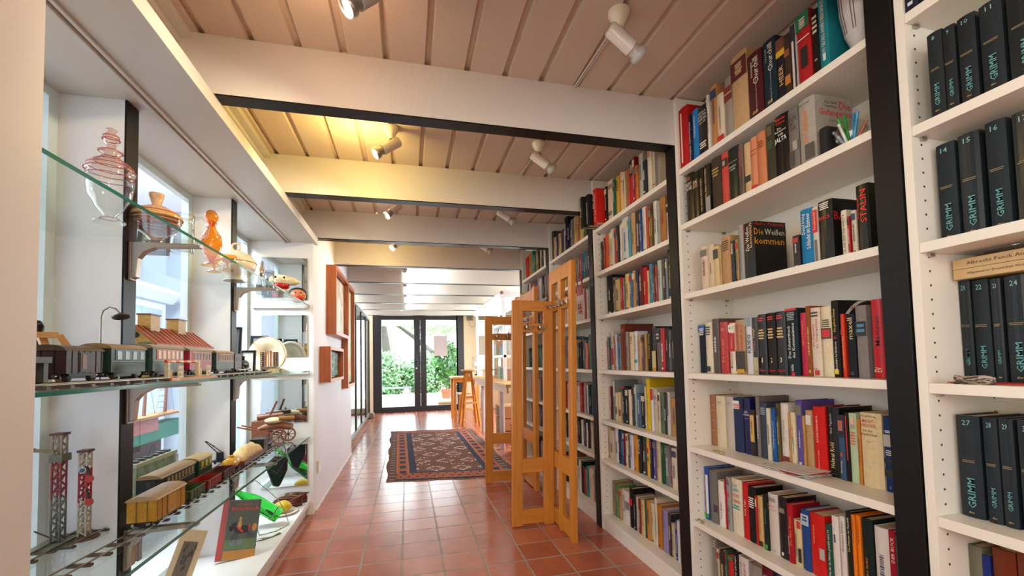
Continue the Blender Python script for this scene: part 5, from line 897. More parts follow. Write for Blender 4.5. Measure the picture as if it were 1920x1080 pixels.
# ---------------------------------------------------------------- toy railway
def track(name, pts, z, gauge, label, gname):
    """rails + sleepers + centre rail along a polyline"""
    t = thing(name, label, 'track', (pts[0][0], pts[0][1], z), gname); P = [Vector((p[0], p[1], 0)) for p in pts]; off = []
    for i, p in enumerate(P):
        d = (P[min(i+1, len(P)-1)] - P[max(i-1, 0)]).normalized(); off.append(Vector((-d.y, d.x, 0)))
    for nm, s_, r in (('rail', -1, .0022), ('rail', 1, .0022)):
        MB('8a7460').tube([p + o*s_*gauge/2 + Vector((0,0,z+.009)) for p, o in zip(P, off)], r, 6).build(nm, M['nickel'], t)
    b = MB('54463a'); L_ = sum((P[i+1]-P[i]).length for i in range(len(P)-1)); n = max(2, int(L_/.06))
    for k in range(n+1):
        s_ = L_*k/n; i = 0
        while i < len(P)-2 and s_ > (P[i+1]-P[i]).length: s_ -= (P[i+1]-P[i]).length; i += 1
        d = (P[i+1]-P[i]).normalized(); c = P[i] + d*min(s_, (P[i+1]-P[i]).length); o = Vector((-d.y, d.x, 0))
        b.bar(c - o*gauge*.75 + Vector((0,0,z+.0035)), c + o*gauge*.75 + Vector((0,0,z+.0035)), .012, .006)
    b.build('sleepers', M['tin'], t); return t
def wheels(t, ys, z, w, r=.011, c='2a2622', x=0):
    for y in ys:
        for s_ in (-1, 1):
            MB(c).lathe([(0, 0), (r, 0), (r, .003), (r+.0015, .003), (r+.0015, .0045), (0, .0045)], (x+s_*w*.36, y, z+.0115+r), 14, (-s_, 0, 0), caps=False).build('wheel', M['tin'], t)
def chassis(t, x, y0, y1, z, w, zb, c='1e1c1a'):
    MB(c).box(x-w*.33, y0+.004, z+.018, x+w*.33, y1-.004, zb).box(x-w*.44, y0+.02, zb-.006, x+w*.44, y1-.02, zb).build('underframe', M['tin'], t)
    for yy, s_ in ((y0, -1), (y1, 1)):
        for xx in (-.25, .25): MB('8a7e70').cyl((x+xx*w, yy, zb-.005), (x+xx*w, yy+s_*.006, zb-.005), .004, n=8).build('buffer', M['nickel'], t)
def wagon(x, y0, y1, z, w, hb, label, body, roof=None, kind='van', win=None, accent=None, flat=False, ang=0.0, cat='toy wagon'):
    t = thing('toy_wagon', label, cat, (x, (y0+y1)/2, z), 'toy train wagons'); zb = z + .030; zt = z + hb; L_ = y1-y0; ym = (y0+y1)/2
    nb = 2 if L_ < .17 else 4
    ys = (y0+L_*.2, y1-L_*.2) if nb == 2 else (y0+L_*.12, y0+L_*.25, y1-L_*.25, y1-L_*.12)
    wheels(t, ys, z, w, x=x); chassis(t, x, y0, y1, z, w, zb)
    if kind == 'open':
        MB(body).box(x-w/2, y0, zb, x+w/2, y1, zb+.003).box(x-w/2, y0, zb, x-w/2+.002, y1, zt).box(x+w/2-.002, y0, zb, x+w/2, y1, zt).box(x-w/2, y0, zb, x+w/2, y0+.002, zt).box(x-w/2, y1-.002, zb, x+w/2, y1, zt).build('open_body', M['tin'], t)
        b = MB(accent or '3a3a2c')
        for k in range(5): yy = y0 + L_*(k+.5)/5; b.box(x+w/2, yy-.002, zb, x+w/2+.0015, yy+.002, zt)
        b.box(x-w/2-.001, y0-.001, zt-.003, x+w/2+.001, y0+.001, zt+.001).box(x+w/2-.001, y0, zt-.003, x+w/2+.0018, y1, zt+.001); b.build('ribs', M['tin'], t)
        MB('5a5040').box(x-w/2+.003, y0+.003, zb+.003, x+w/2-.003, y1-.003, zb+.006).build('inner_floor', M['tin'], t)
    elif kind == 'tank':
        MB(body).lathe([(0, 0), (w*.36, .004), (w*.42, .014), (w*.42, L_-.014), (w*.36, L_-.004), (0, L_)], (x, y0, zb+w*.42), 24, (0, 1, 0), caps=False).build('tank', M['gloss'], t); MB(body).cyl((x, ym, zb+w*.8), (x, ym, zb+w*.95), .012).build('filler_dome', M['gloss'], t)
    elif kind == 'tarp':
        MB('6a3c20').box(x-w/2, y0, zb, x+w/2, y1, zb+.02).build('side_boards', M['tin'], t)
        b = MB('d4b888'); n = 14; m_ = 9; vs = []
        for i in range(n+1):
            e = math.sin(math.pi*i/n)**.35
            for j in range(m_+1):
                a = math.pi*j/m_; r_ = w*.52*(.93+.07*math.sin(i*2.1+j)); vs.append((x - math.cos(a)*r_, y0+L_*i/n, zb+.018+math.sin(a)*(hb-.045)*e*(.92+.1*math.sin(i*1.7+j*.8))))
        b.add(vs, [(i*(m_+1)+j, (i+1)*(m_+1)+j, (i+1)*(m_+1)+j+1, i*(m_+1)+j+1) for i in range(n) for j in range(m_)], True); b.build('tarpaulin', M['matte'], t, solid=.0015)
    else:
        ze = zt - (.014 if not flat else .004)
        MB(body).box(x-w/2, y0+.002, zb, x+w/2, y1-.002, ze).build('body', M['tin'], t)
        n = 9; pts = [(x - math.cos(math.pi*k/n)*(w/2+.003), ze + math.sin(math.pi*k/n)*(zt-ze)) for k in range(n+1)]; pts = pts[::-1]
        MB(roof or '7a6c5c').prism(pts, 'y', y0-.003, y1+.003).build('roof', M['tin'], t)
        if kind == 'coach':
            b = MB(win[0]); b.box(x+w/2, y0+L_*.12, zb+(ze-zb)*.5, x+w/2+.0012, y1-L_*.05, ze-.003); wb = b.build('window_band', M['tin'], t)
            b = MB(win[1]); nw = win[2]
            for k in range(nw): yy = y0+L_*(.16+.76*k/(nw-.5)); b.box(x+w/2+.001, yy, zb+(ze-zb)*.54, x+w/2+.002, yy+L_*.45/nw, ze-.007)
            b.build('windows', M['gloss'], wb)
            MB(accent or body).box(x-w*.3, y0+.0005, zb+.004, x+w*.3, y0+.002, ze-.006).set('2a2826').box(x-w*.1, y0-.0003, zb+.003, x+w*.1, y0+.0005, ze-.009).build('end_door', M['tin'], t)
            MB('a8a090').box(x+w/2, y0+.004, zb+(ze-zb)*.45, x+w/2+.0014, y1-.004, zb+(ze-zb)*.47).build('trim_line', M['tin'], t)
        else:
            b = MB(accent or '2a221e')
            for k in range(7): yy = y0+.004+(L_-.008)*k/6; b.box(x+w/2, yy-.0012, zb, x+w/2+.001, yy+.0012, ze)
            for k in (-1, 1): b.box(x+k*w*.18-.001, y0+.0008, zb, x+k*w*.18+.001, y0+.002, zt-.006)
            b.build('planking', M['tin'], t); MB(win[0] if win else '3a2a24').box(x+w/2+.0002, ym-L_*.14, zb+.003, x+w/2+.0022, ym+L_*.14, ze-.004).build('sliding_door', M['tin'], t)
            if win and len(win) > 1: MB(win[1]).box(x+w/2+.002, ym-L_*.09, zb+.01, x+w/2+.003, ym+L_*.02, ze-.010).build('door_opening', M['tin'], t)
    if ang: t.rotation_euler = (0, 0, ang)
    return t
def loco(x, y0, y1, z, w, h, label, c='1c1c1e', cab='3a3a3c', ang=0):
    t = thing('toy_locomotive', label, 'toy locomotive', (x, (y0+y1)/2, z)); L_ = y1-y0; zb = z+.026
    wheels(t, [y0+L_*k for k in (.15, .35, .58, .78)], z, w, .013, x=x); chassis(t, x, y0, y1, z, w, zb)
    MB(c).lathe([(0, 0), (w*.3, .002), (w*.3, L_*.58), (w*.27, L_*.62), (0, L_*.63)], (x, y0+L_*.35, zb+w*.34), 20, (0, 1, 0), caps=False).build('boiler', M['tin'], t)
    MB(cab).box(x-w*.46, y0+.004, zb, x+w*.46, y0+L_*.36, z+h-.008).set('201e1c').box(x-w*.5, y0, z+h-.008, x+w*.5, y0+L_*.38, z+h-.002).build('cab', M['tin'], t)
    MB('101012').box(x+w*.455, y0+.02, zb+(h-.026)*.5, x+w*.47, y0+L_*.28, z+h-.018).build('cab_window', M['gloss'], t)
    MB(c).lathe([(.006, 0), (.006, .018), (.009, .02), (.008, .022)], (x, y0+L_*.86, zb+w*.6), 12).build('chimney', M['tin'], t); MB('a88848').lathe([(.006, 0), (.007, .008), (0, .013)], (x, y0+L_*.6, zb+w*.6), 12).build('steam_dome', M['nickel'], t)
    MB('9a9288').bar((x+w*.47, y0+L_*.15, z+.022), (x+w*.47, y0+L_*.78, z+.026), .002, .004).build('coupling_rod', M['nickel'], t)
    t.rotation_euler = (0, 0, ang); return t
# middle shelf
zm = .9625; x = -.795
track('toy_track', [(x, 1.0), (x, 1.9), (x, 2.72)], zm, .035, 'long straight toy railway track along the middle glass shelf', 'toy railway tracks')
track('toy_track', [(-.70, 1.02), (-.705, 1.30), (-.70, 1.46)], zm, .032, 'short rusty toy track piece at the near front of the middle shelf', 'toy railway tracks')
track('toy_track', [(-.69, 1.72), (-.70, 2.2), (-.72, 2.55)], zm, .032, 'toy track along the front edge of the middle shelf right of the barrier', 'toy railway tracks')
zr = zm
wagon(x, 1.19, 1.315, zr, .07, .098, 'dark brown toy goods van with sliding door, leftmost of the middle train', '3c1e12', '50402f', 'van', ('2a1c18', '8a6a58'))
wagon(x, 1.345, 1.50, zr, .07, .108, 'dark green toy baggage coach with tan roof, second in the middle train', '203828', '8c6c40', 'coach', ('30483a', '4c6254', 4))
wagon(x, 1.535, 1.725, zr, .07, .115, 'grey-green toy coach with orange windows and grey roof, middle train', '34483e', '8a7862', 'coach', ('a8501c', 'c8b090', 6), '1e3a28')
wagon(x, 1.765, 1.945, zr, .07, .113, 'red toy passenger coach with grey roof, middle train', 'a02c38', '8c7c68', 'coach', ('c07028', '1c1a18', 6), 'c01820')
wagon(x, 1.985, 2.17, zr, .07, .11, 'green toy coach with tan roof, last coach before the locomotive', '34483e', '9a7848', 'coach', ('b8742c', '1c1a18', 6), '1e3a28')
loco(x, 2.19, 2.42, zr, .068, .10, 'dark maroon toy steam locomotive heading the middle train', '2a2224', '4c3438')
# tinplate station behind the train
t = thing('toy_station', 'yellow brick toy station house with red roof behind the middle train', 'toy building', (-.905, 1.93, zm))
X0, X1, Y0, Y1 = -.965, -.852, 1.735, 2.12; ze = zm+.135
MB('c09a50').box(X0, Y0, zm, X1, Y1, ze).prism([(X0, ze), (X1, ze), ((X0+X1)/2, ze+.052)], 'y', Y0, Y1) .build('walls', M['tin'], t)
r_ = MB('94482c'); xm = (X0+X1)/2
for s_ in (-1, 1): r_.add([(xm, Y0-.02, ze+.056), (xm, Y1+.02, ze+.056), (xm+s_*.077, Y1+.03, ze-.012), (xm+s_*.077, Y0-.03, ze-.012), (xm, Y0-.02, ze+.050), (xm, Y1+.02, ze+.050), (xm+s_*.077, Y1+.03, ze-.018), (xm+s_*.077, Y0-.03, ze-.018)], [(0,1,2,3), (7,6,5,4), (0,3,7,4), (1,5,6,2), (3,2,6,7)], False)
r_.build('roof', M['tin'], t)
g_ = MB('6a3424')
for k in range(12):
    yy = Y0 + (Y1-Y0)*k/11; g_.bar((xm+.004, yy, ze+.0545), (xm+.074, yy, ze-.009), .002, .002)
g_.build('roof_seams', M['tin'], t)
for yy in (1.78, 1.97): MB('b08c48').box(xm-.02, yy, ze+.03, xm+.02, yy+.06, ze+.095).set('6a3424').box(xm-.023, yy-.003, ze+.095, xm+.023, yy+.063, ze+.100).build('chimney', M['tin'], t)
w_ = MB(); 
for yy in (1.76, 1.82, 2.01, 2.07): w_.set('5a7a4a').box(X1, yy-.004, zm+.085, X1+.001, yy+.026, zm+.13).set('1c1c1a').box(X1+.001, yy, zm+.088, X1+.002, yy+.022, zm+.124)
for xx in (-.955, -.90): w_.set('5a7a4a').box(xx-.002, Y0-.001, zm+.08, xx+.036, Y0, zm+.13).set('1c1c1a').box(xx+.003, Y0-.002, zm+.085, xx+.031, Y0-.001, zm+.124)
w_.set('2a2420').cyl((xm, Y0-.002, ze+.02), (xm, Y0, ze+.02), .010); w_.set('9a5c30').box(X1, 1.86, zm+.02, X1+.0015, 1.99, zm+.13); w_.build('printed_windows', M['tin'], t)
# lantern, easel, bumper, lamp post, barrier
t = thing('signal_hut', 'toy signal post with orange roof at the far left of the middle shelf', 'toy signal', (-.80, 1.12, zm))
MB('8a9080').box(-.82, 1.105, zm, -.785, 1.135, zm+.012).box(-.808, 1.115, zm+.012, -.792, 1.128, zm+.16).build('post', M['tin'], t); MB('c87c28').lathe([(.0, .175), (.014, .172), (.028, .158), (.028, .154), (0, .154)], (-.80, 1.12, zm), 4, caps=False).build('orange_roof', M['tin'], t)
MB('4a6a48').lathe([(.014, .03), (.020, .05), (.016, .075), (.008, .08)], (-.795, 1.12, zm), 8).build('green_tuft', M['matte'], t); MB('5a3430').box(-.815, 1.11, zm+.095, -.785, 1.132, zm+.125).build('signal_box', M['tin'], t)
t = thing('wooden_easel', 'small light wooden display stand near the left of the middle shelf', 'stand', (-.87, 1.27, zm))
for p, q in (((-.90, 1.24, 0), (-.875, 1.25, .125)), ((-.84, 1.30, 0), (-.86, 1.27, .125)), ((-.875, 1.25, .125), (-.835, 1.285, .125)), ((-.835, 1.285, .125), (-.80, 1.33, .02))): MB().bar((p[0], p[1], zm+p[2]), (q[0], q[1], zm+q[2]), .012, .014).build('strut', M['pine'], t)
b = MB('141618').lathe([(.014, 0), (.015, .05), (.010, .09), (.013, .13), (.014, .155), (.008, .168), (0, .17)], (-.93, 1.36, zm), 16).build('figurine', M['gloss']); tag(b, 'slim black rounded figurine behind the wooden stand, middle shelf', 'figurine')
t = thing('buffer_stop', 'dark metal toy bridge pier piece at the left end of the middle track', 'toy track piece', (-.795, 1.09, zm)); MB('4a4e48').box(-.83, 1.03, zm+.055, -.76, 1.155, zm+.068).build('deck', M['tin'], t)
for y in (1.035, 1.14): MB('5a5a50').box(-.825, y, zm+.013, -.765, y+.012, zm+.055).build('pier', M['tin'], t)
t = thing('street_lamp', 'toy street lamp with curved neck and dish shade, middle shelf', 'toy lamp', (-.80, 1.60, zm)) if False else thing('street_lamp', 'toy street lamp with curved neck and dish shade, middle shelf', 'toy lamp', (-.85, 1.46, zm))
MB('4a4038').lathe([(.018, 0), (.018, .004), (.006, .01)], (-.85, 1.46, zm), 14).build('lamp_base', M['tin'], t)
MB('8a7a68').tube([(-.85, 1.46, zm+.005), (-.85, 1.46, zm+.19), (-.845, 1.46, zm+.207), (-.83, 1.46, zm+.217), (-.815, 1.46, zm+.212), (-.805, 1.46, zm+.20)], .0022, 8).build('lamp_neck', M['nickel'], t)
MB('3a3028').lathe([(.020, 0), (.021, .003), (.010, .009), (.004, .014)], (-.80, 1.457, zm+.187), 20, (-.3, .2, 1)).build('lamp_shade', M['gloss'], t)
t = thing('level_crossing', 'toy level crossing with a red and white striped barrier, middle shelf front', 'toy barrier', (-.69, 1.59, zm))
MB('b87c28').prism([(1.455, zm), (1.73, zm), (1.715, zm+.008), (1.47, zm+.008)], 'x', -.72, -.655).build('ramp', M['tin'], t)
for y, h in ((1.475, .055), (1.665, .062)):
    MB('c8bc9a').box(-.70, y, zm+.008, -.69, y+.012, zm+h).box(-.70, y+.012, zm+.008, -.69, y+.026, zm+h*.6).build('post', M['tin'], t)
for y in (1.51, 1.70): MB('c8bc9a').box(-.682, y, zm+.008, -.678, y+.028, zm+.045).set('a89c80').box(-.678, y+.006, zm+.014, -.677, y+.022, zm+.022).box(-.678, y+.006, zm+.028, -.677, y+.022, zm+.036).build('gate_panel', M['tin'], t)
b = MB()
for k in range(8): b.set('c83a28' if k % 2 == 0 else 'e0d4bc'); b.cyl((-.695, 1.472+.0245*k, zm+.058), (-.695, 1.472+.0245*(k+1), zm+.057), .0042, n=10)
b.build('striped_bar', M['gloss'], t)
# right end of the middle shelf: frames, arch, plate, ramp
frame_photo(2.50, -.95, -.85, zm, .25, -8, 'tall black picture frame behind the locomotive, middle shelf', '6a7070')
frame_photo(2.70, -.92, -.84, zm, .13, -6, 'small silver-patterned picture frame left of the ornate arch', 'c8c4bc')
frame_photo(2.95, -.95, -.85, zm, .23, -6, 'black photo frame standing in front of the second mirror', '5a6a68')
b = MB('dccdb0'); b.lathe([(.10, -.004), (.115, -.002), (.125, .004), (.12, .007), (.10, .001), (0, .001)], (-.82, 2.86, zm+.108), 36, (.15, -1, .2), caps=False).xf(lambda v: Vector((-.82+(v.x+.82)*.82, v.y, zm+.107+(v.z-zm-.108)*.86)))
o_ = b.build('oval_plate', M['gloss'], solid=.001); tag(o_, 'cream oval plate with gold rim standing behind the ornate arch', 'plate')
MB('b08840').tube([(-.82+.102*math.cos(a)*1.0, 2.853-.018*math.cos(a)-.02*math.sin(a), zm+.108+.106*math.sin(a)) for a in [k*math.pi/16 for k in range(32)]], .002, 6, closed=True).build('gold_rim', M['gloss'], o_)
t = thing('ornate_arch', 'small ornate tinplate bridge tower with orange lattice panels, middle shelf', 'toy bridge', (-.745, 2.63, zm))
MB('8a7e74').box(-.785, 2.61, zm, -.705, 2.65, zm+.035).build('bridge_base', M['tin'], t)
for x_ in (-.767, -.723): MB('121212').cyl((x_, 2.6085, zm+.010), (x_, 2.6095, zm+.010), .010, n=16).build('tunnel_opening', M['matte'], t)
for x_ in (-.782, -.712):
    b = MB('4a3830').box(x_-.005, 2.615, zm+.035, x_+.011, 2.64, zm+.115); b.set('c8a890')
    for k in range(7): b.ball((x_+.003, 2.613, zm+.042+k*.011), .004, .002, .004, 8, 5)
    b.build('pillar', M['tin'], t)
b = MB('c87a48')
for k in range(4): b.box(-.766+k*.0125, 2.622, zm+.036, -.758+k*.0125, 2.63, zm+.125-abs(k-1.5)*.006); b.set(('c8b48c', 'b86038', 'c89868', 'c87a48')[k])
b.build('lattice_panels', M['tin'], t)
b = MB('a89858').prism([(2.46, zm), (2.60, zm+.022), (2.61, zm)], 'x', -.735, -.69); o_ = b.build('ramp', M['tin']); tag(o_, 'yellowish metal ramp leading up to the ornate arch', 'toy ramp', 'metal ramps beside the arch')
b = MB('a89858').prism([(2.66, zm), (2.66, zm+.022), (2.85, zm)], 'x', -.735, -.69); o_ = b.build('ramp', M['tin']); tag(o_, 'yellowish metal ramp running down behind the ornate arch', 'toy ramp', 'metal ramps beside the arch')
b = MB('6a5c50')
for k in range(3): b.box(-.72+k*.012, 2.9, zm+k*.004, -.712+k*.012, 3.1, zm+.004+k*.004)
o_ = b.build('track_pieces', M['tin']) if False else None
# ---------------------------------------------------------------- lower shelf
zl = .5225
track('toy_track', [(-.93, 1.28), (-.93, 1.45), (-.92, 1.7)], zl, .035, 'straight toy track leading in from the left on the lower shelf', 'toy railway tracks')
track('toy_track', [(-.79, 1.16), (-.765, 1.40), (-.75, 1.7), (-.75, 2.3), (-.76, 2.9)], zl, .035, 'curved front toy track carrying the freight train, lower shelf', 'toy railway tracks')
track('toy_track', [(-.90, 1.42), (-.885, 1.62), (-.865, 1.8), (-.865, 2.5)], zl, .035, 'rear toy track under the two dark coaches, lower shelf', 'toy railway tracks')
wagon(-.757, 1.485, 1.655, zl, .075, .105, 'yellow toy refrigerator van with pale roof, nearest on the lower shelf', 'a87810', '9a7e58', 'van', ('b0842c',), '6a5018')
wagon(-.75, 1.675, 1.79, zl, .066, .06, 'green open toy goods wagon right behind the yellow van', '3a5020', kind='open', accent='3a4830')
wagon(-.75, 1.81, 1.93, zl, .066, .06, 'red open toy goods wagon in the lower freight train', '902014', kind='open', accent='6a2018')
wagon(-.75, 1.95, 2.07, zl, .066, .06, 'dark brown open toy wagon behind the red one', '5a2c1c', kind='open', accent='3a241c')
wagon(-.755, 2.085, 2.175, zl, .062, .09, 'yellow toy tank wagon in the lower freight train', 'c8962c', kind='tank', cat='toy wagon')
wagon(-.757, 2.19, 2.46, zl, .07, .105, 'toy wagon loaded under a cream tarpaulin, lower shelf', '6a3c20', kind='tarp')
loco(-.76, 2.48, 2.68, zl, .068, .10, 'black toy steam locomotive at the head of the lower freight train', '17171a', '201f20')
wagon(-.868, 1.74, 1.985, zl, .075, .11, 'long black toy express coach with tan roof, rear track', '141618', '8a6c44', 'coach', ('1c1c1c', '9a8a68', 8), '1a1816')
wagon(-.865, 2.01, 2.135, zl, .072, .11, 'short green toy coach with yellow window, behind the black coach', '143a1c', '9a8050', 'coach', ('245030', 'b89a30', 3), '1a3020')
# lattice signal towers
def lattice_tower(x, y, z, h, w, label, kind):
    t = thing('signal_tower', label, 'toy signal', (x, y, z), None)
    cs = ['b8b09a', 'b8b09a', 'a02824', 'a02824', 'b8b09a'] if kind else ['9a9078', '8a3028', '7a2a28', '6a6a5c', '5a5a50']
    b = MB('5a5c58')
    for sx in (-1, 1):
        for sy in (-1, 1): 
            for k in range(5): b.set(cs[k if kind else 4-k]); b.bar((x+sx*w/2, y+sy*w/2, z+.008+h*k/5), (x+sx*w/2, y+sy*w/2, z+.008+h*(k+1)/5), .0035, .0035)
    b.build('corner_posts', M['tin'], t)
    for s_ in ('front', 'side'):
        b = MB(); n = 16
        for k in range(n):
            za, zb_ = z+.01+h*k/n, z+.01+h*(k+1)/n; b.set(cs[min(4, int(k/n*5)) if kind else 4-min(4, int(k/n*5))]); a, c = (-w/2, w/2) if k % 2 else (w/2, -w/2)
            for q in (-1, 1):
                if s_ == 'front': b.bar((x+a, y+q*w/2, za), (x+c, y+q*w/2, zb_), .003, .003)
                else: b.bar((x+q*w/2, y+a, za), (x+q*w/2, y+c, zb_), .003, .003)
        b.build('lattice', M['tin'], t)
    MB('5a3028').box(x-w*.75, y-w*.75, z+h+.008, x+w*.75, y+w*.75, z+h+.014).build('cap', M['tin'], t)
    return t
t = lattice_tower(-.945, 1.47, zl, .29, .02, 'tall rusty lattice signal tower with one arm, left on the lower shelf', 0)
MB('6a7058').prism([(-.975, 1.40), (-.905, 1.41), (-.90, 1.54), (-.985, 1.53)], 'z', zl, zl+.006).build('green_base', M['tin'], t)
MB('8a7a60').bar((-.945, 1.452, zl+.255), (-.985, 1.445, zl+.262), .008, .008).set('c86a30').bar((-.985, 1.445, zl+.262), (-1.0, 1.443, zl+.266), .009, .011).set('6a6454').cyl((-1.0, 1.44, zl+.268), (-1.0, 1.445, zl+.268), .011, n=12).build('signal_arm', M['tin'], t)
MB('6a6858').box(-.96, 1.455, zl+.225, -.93, 1.49, zl+.245).build('arm_gearbox', M['tin'], t); MB('4a4a44').bar((-.955, 1.46, zl+.02), (-.985, 1.45, zl+.045), .003, .003).build('lever', M['tin'], t)
t = lattice_tower(-.897, 1.49, zl+.001, .235, .018, 'red and grey lattice signal tower with two red discs on a round base', 1)
MB('5a4038').lathe([(.034, 0), (.034, .004), (.02, .008)], (-.897, 1.49, zl), 26).build('round_base', M['tin'], t)
for k, zz in enumerate((.17, .105)): MB('2a2624').bar((-0.886, 1.477, zl+zz+.035), (-0.877, 1.475, zl+zz+.005), .004, .004).set('b02c20').cyl((-0.877, 1.471, zl+zz), (-0.877, 1.477, zl+zz), .0095, n=16).build('signal_disc', M['tin'], t)
MB('c8ccc8').cyl((-0.894, 1.473, zl+.195), (-0.894, 1.476, zl+.195), .009, n=14).set('3a5a6a').cyl((-0.894, 1.471, zl+.195), (-0.894, 1.473, zl+.195), .006, n=14).build('white_disc', M['tin'], t)
# water tower, crane, gun carriage
t = thing('water_tower', 'small dark blue toy water tower with a spindle top, lower shelf rear', 'toy tower', (-.965, 2.44, zl))
MB('2c4458').lathe([(.022, 0), (.022, .078), (.020, .08), (0, .082)], (-.965, 2.44, zl+.0005), 22, caps=False).build('tank', M['tin'], t); MB('2a2826').lathe([(.003, .08), (.003, .10), (.02, .104), (.018, .108), (.006, .112), (.012, .118), (.004, .126), (.003, .14), (0, .142)], (-.965, 2.44, zl), 18, caps=False).build('spindle_top', M['tin'], t)
t = thing('toy_crane', 'small black toy crane wagon with a lattice jib, behind the freight train', 'toy crane', (-.885, 2.38, zl))
MB('1e1e20').box(-.91, 2.33, zl+.025, -.86, 2.45, zl+.032).box(-.90, 2.36, zl+.032, -.87, 2.41, zl+.065).build('crane_body', M['tin'], t)
b = MB('222224')
for s_ in (-1, 1): b.bar((-.885+s_*.012, 2.37, zl+.06), (-.925+s_*.003, 2.31, zl+.13), .003, .003)
for k in range(5): f = (k+.5)/5; b.bar((-.885-.04*f-.012*(1-f), 2.37-.06*f, zl+.06+.07*f), (-.885-.04*f+.012*(1-f), 2.37-.06*f-.006, zl+.065+.07*f), .002, .002)
b.build('jib', M['tin'], t); wheels(t, (2.35, 2.43), zl+.001, .05, .009, x=-.885); MB('3a3a3c').tube([(-.925, 2.31, zl+.13), (-.90, 2.40, zl+.075)], .0012, 5).build('cable', M['tin'], t)
t = thing('toy_gun_carriage', 'brown wooden model cart with spoked wheels and long shafts, lower shelf end', 'model cart', (-.80, 2.95, zl))
for y_ in (2.885, 2.955): MB().bar((-.76, y_, zl+.055), (-.985, y_-.02, zl+.118), .008, .008).build('shaft', M['brownwood'], t)
MB('9a5c28').tube([(-.885, 2.90, zl+.092), (-.84, 2.92, zl+.105), (-.76, 2.93, zl+.108), (-.70, 2.93, zl+.095)], [.012, .024, .026, .018], 14).build('cart_body', M['brownwood'], t)
MB('cbb690').ball((-.80, 2.92, zl+.142), .055, .042, .02, 16, 8).build('canvas_bundle', M['matte'], t); MB('9a6a38').cyl((-.77, 2.90, zl+.155), (-.69, 2.93, zl+.15), .015).build('rolled_blanket', M['matte'], t)
for x_, y_ in ((-.765, 2.88), (-.735, 2.975)):
    b = MB('a0642c'); b.tube([(x_+.038*math.cos(a), y_+.010*math.cos(a), zl+.046+.040*math.sin(a)) for a in [k*math.pi/12 for k in range(24)]], .005, 7, closed=True)
    for k in range(8): a = k*math.pi/4; b.bar((x_, y_, zl+.046), (x_+.037*math.cos(a), y_+.010*math.cos(a), zl+.046+.038*math.sin(a)), .004, .004)
    b.ball((x_, y_, zl+.046), .009, n=10, m=6); b.build('wheel', M['brownwood'], t)
t = thing('wooden_cannon', 'brown wooden toy cannon and chest above the model cart', 'toy cannon', (-.86, 3.03, zl))
MB().box(-.96, 3.02, zl, -.86, 3.10, zl+.13).build('chest', M['brownwood'], t, bevel=.004); MB().cyl((-.93, 3.05, zl+.15), (-.78, 3.04, zl+.165), .02, .014).build('barrel', M['brownwood'], t); MB().bar((-.86, 3.03, zl+.15), (-.82, 3.05, zl+.25), .008, .01).build('upright', M['brownwood'], t)
t = thing('toy_station_hall', 'grey-green pillared toy station hall at the back, lower shelf', 'toy building', (-.97, 1.95, zl)) 
MB('8a9078').box(-.995, 1.82, zl+.12, -.945, 2.10, zl+.135).build('flat_roof', M['tin'], t); MB('8a9078').box(-.995, 1.82, zl, -.945, 2.10, zl+.012).build('base', M['tin'], t)
for k in range(5): boxo('pillar', M['tin'], -.99, 1.83+k*.062, zl+.012, -.95, 1.848+k*.062, zl+.12, t, c='7c8468')
b = MB('3a342c')
for k in range(6): b.box(-.985+.0, 1.84+k*.042, zl+.1355, -.955, 1.86+k*.042, zl+.1355+.008)
b.build('roof_skylights', M['tin'], t)
# ---------------------------------------------------------------- niche floor
zf = .1005
def tilt_obj(o, rx=0, ry=0, rz=0): o.rotation_euler = (math.radians(rx), math.radians(ry), math.radians(rz)); return o
t = thing('picture_book', 'old picture book with red spine and black horse cover on a wire stand', 'book', (-.79, 2.28, zf+.002))
W, H = .155, .265; X0 = -.79-W/2
MB('5c6458').box(X0+.0225, 2.278, zf+.002, X0+W, 2.2795, zf+H).build('front_cover', M['gloss'], t); MB('a8261c').box(X0-.001, 2.2775, zf+.0015, X0+.022, 2.294, zf+H+.001).build('red_spine', M['gloss'], t); boxo('page_block', M['paper'], X0+.0225, 2.28, zf+.005, X0+W-.003, 2.292, zf+H-.003, t); MB('2a2c30').box(X0+.0225, 2.2925, zf+.002, X0+W, 2.294, zf+H).build('back_cover', M['paint'], t)
a = MB(); y = 2.2774; bx = lambda c, u0, v0, u1, v1, k=0: (a.set(c), a.quad((X0+W*u0, y-.0002*k, zf+H*v0), (X0+W*u1, y-.0002*k, zf+H*v0), (X0+W*u1, y-.0002*k, zf+H*v1), (X0+W*u0, y-.0002*k, zf+H*v1)))
bx('4a5048', .16, .32, .99, .98); bx('5c7048', .16, .18, .99, .34, 1); bx('b07830', .16, .01, .99, .16, 1); bx('6a7878', .3, .24, .62, .33, 2)
def ell(c, u, v, ru, rv, k, an=0):
    a.set(c); n = 14; ca, sa = math.cos(an), math.sin(an)
    a.add([(X0+W*(u+ru*math.cos(t_)*ca-rv*math.sin(t_)*sa), y-.0002*k, zf+H*(v+ru*math.cos(t_)*sa+rv*math.sin(t_)*ca)) for t_ in [2*math.pi*i/n for i in range(n)]], [tuple(range(n))[::1]], False)
ell('1c1a1a', .58, .50, .22, .07, 3); ell('1c1a1a', .34, .56, .09, .055, 3, .5); ell('1c1a1a', .27, .52, .06, .03, 3, -.6); ell('b87c30', .90, .52, .07, .06, 3, .8)
for u0, v0, u1, v1 in ((.42, .46, .30, .30), (.46, .45, .42, .26), (.74, .46, .88, .34), (.70, .46, .78, .30)): a.set('1c1a1a'); a.bar((X0+W*u0, y-.0008, zf+H*v0), (X0+W*u1, y-.0008, zf+H*v1), .006, .0003)
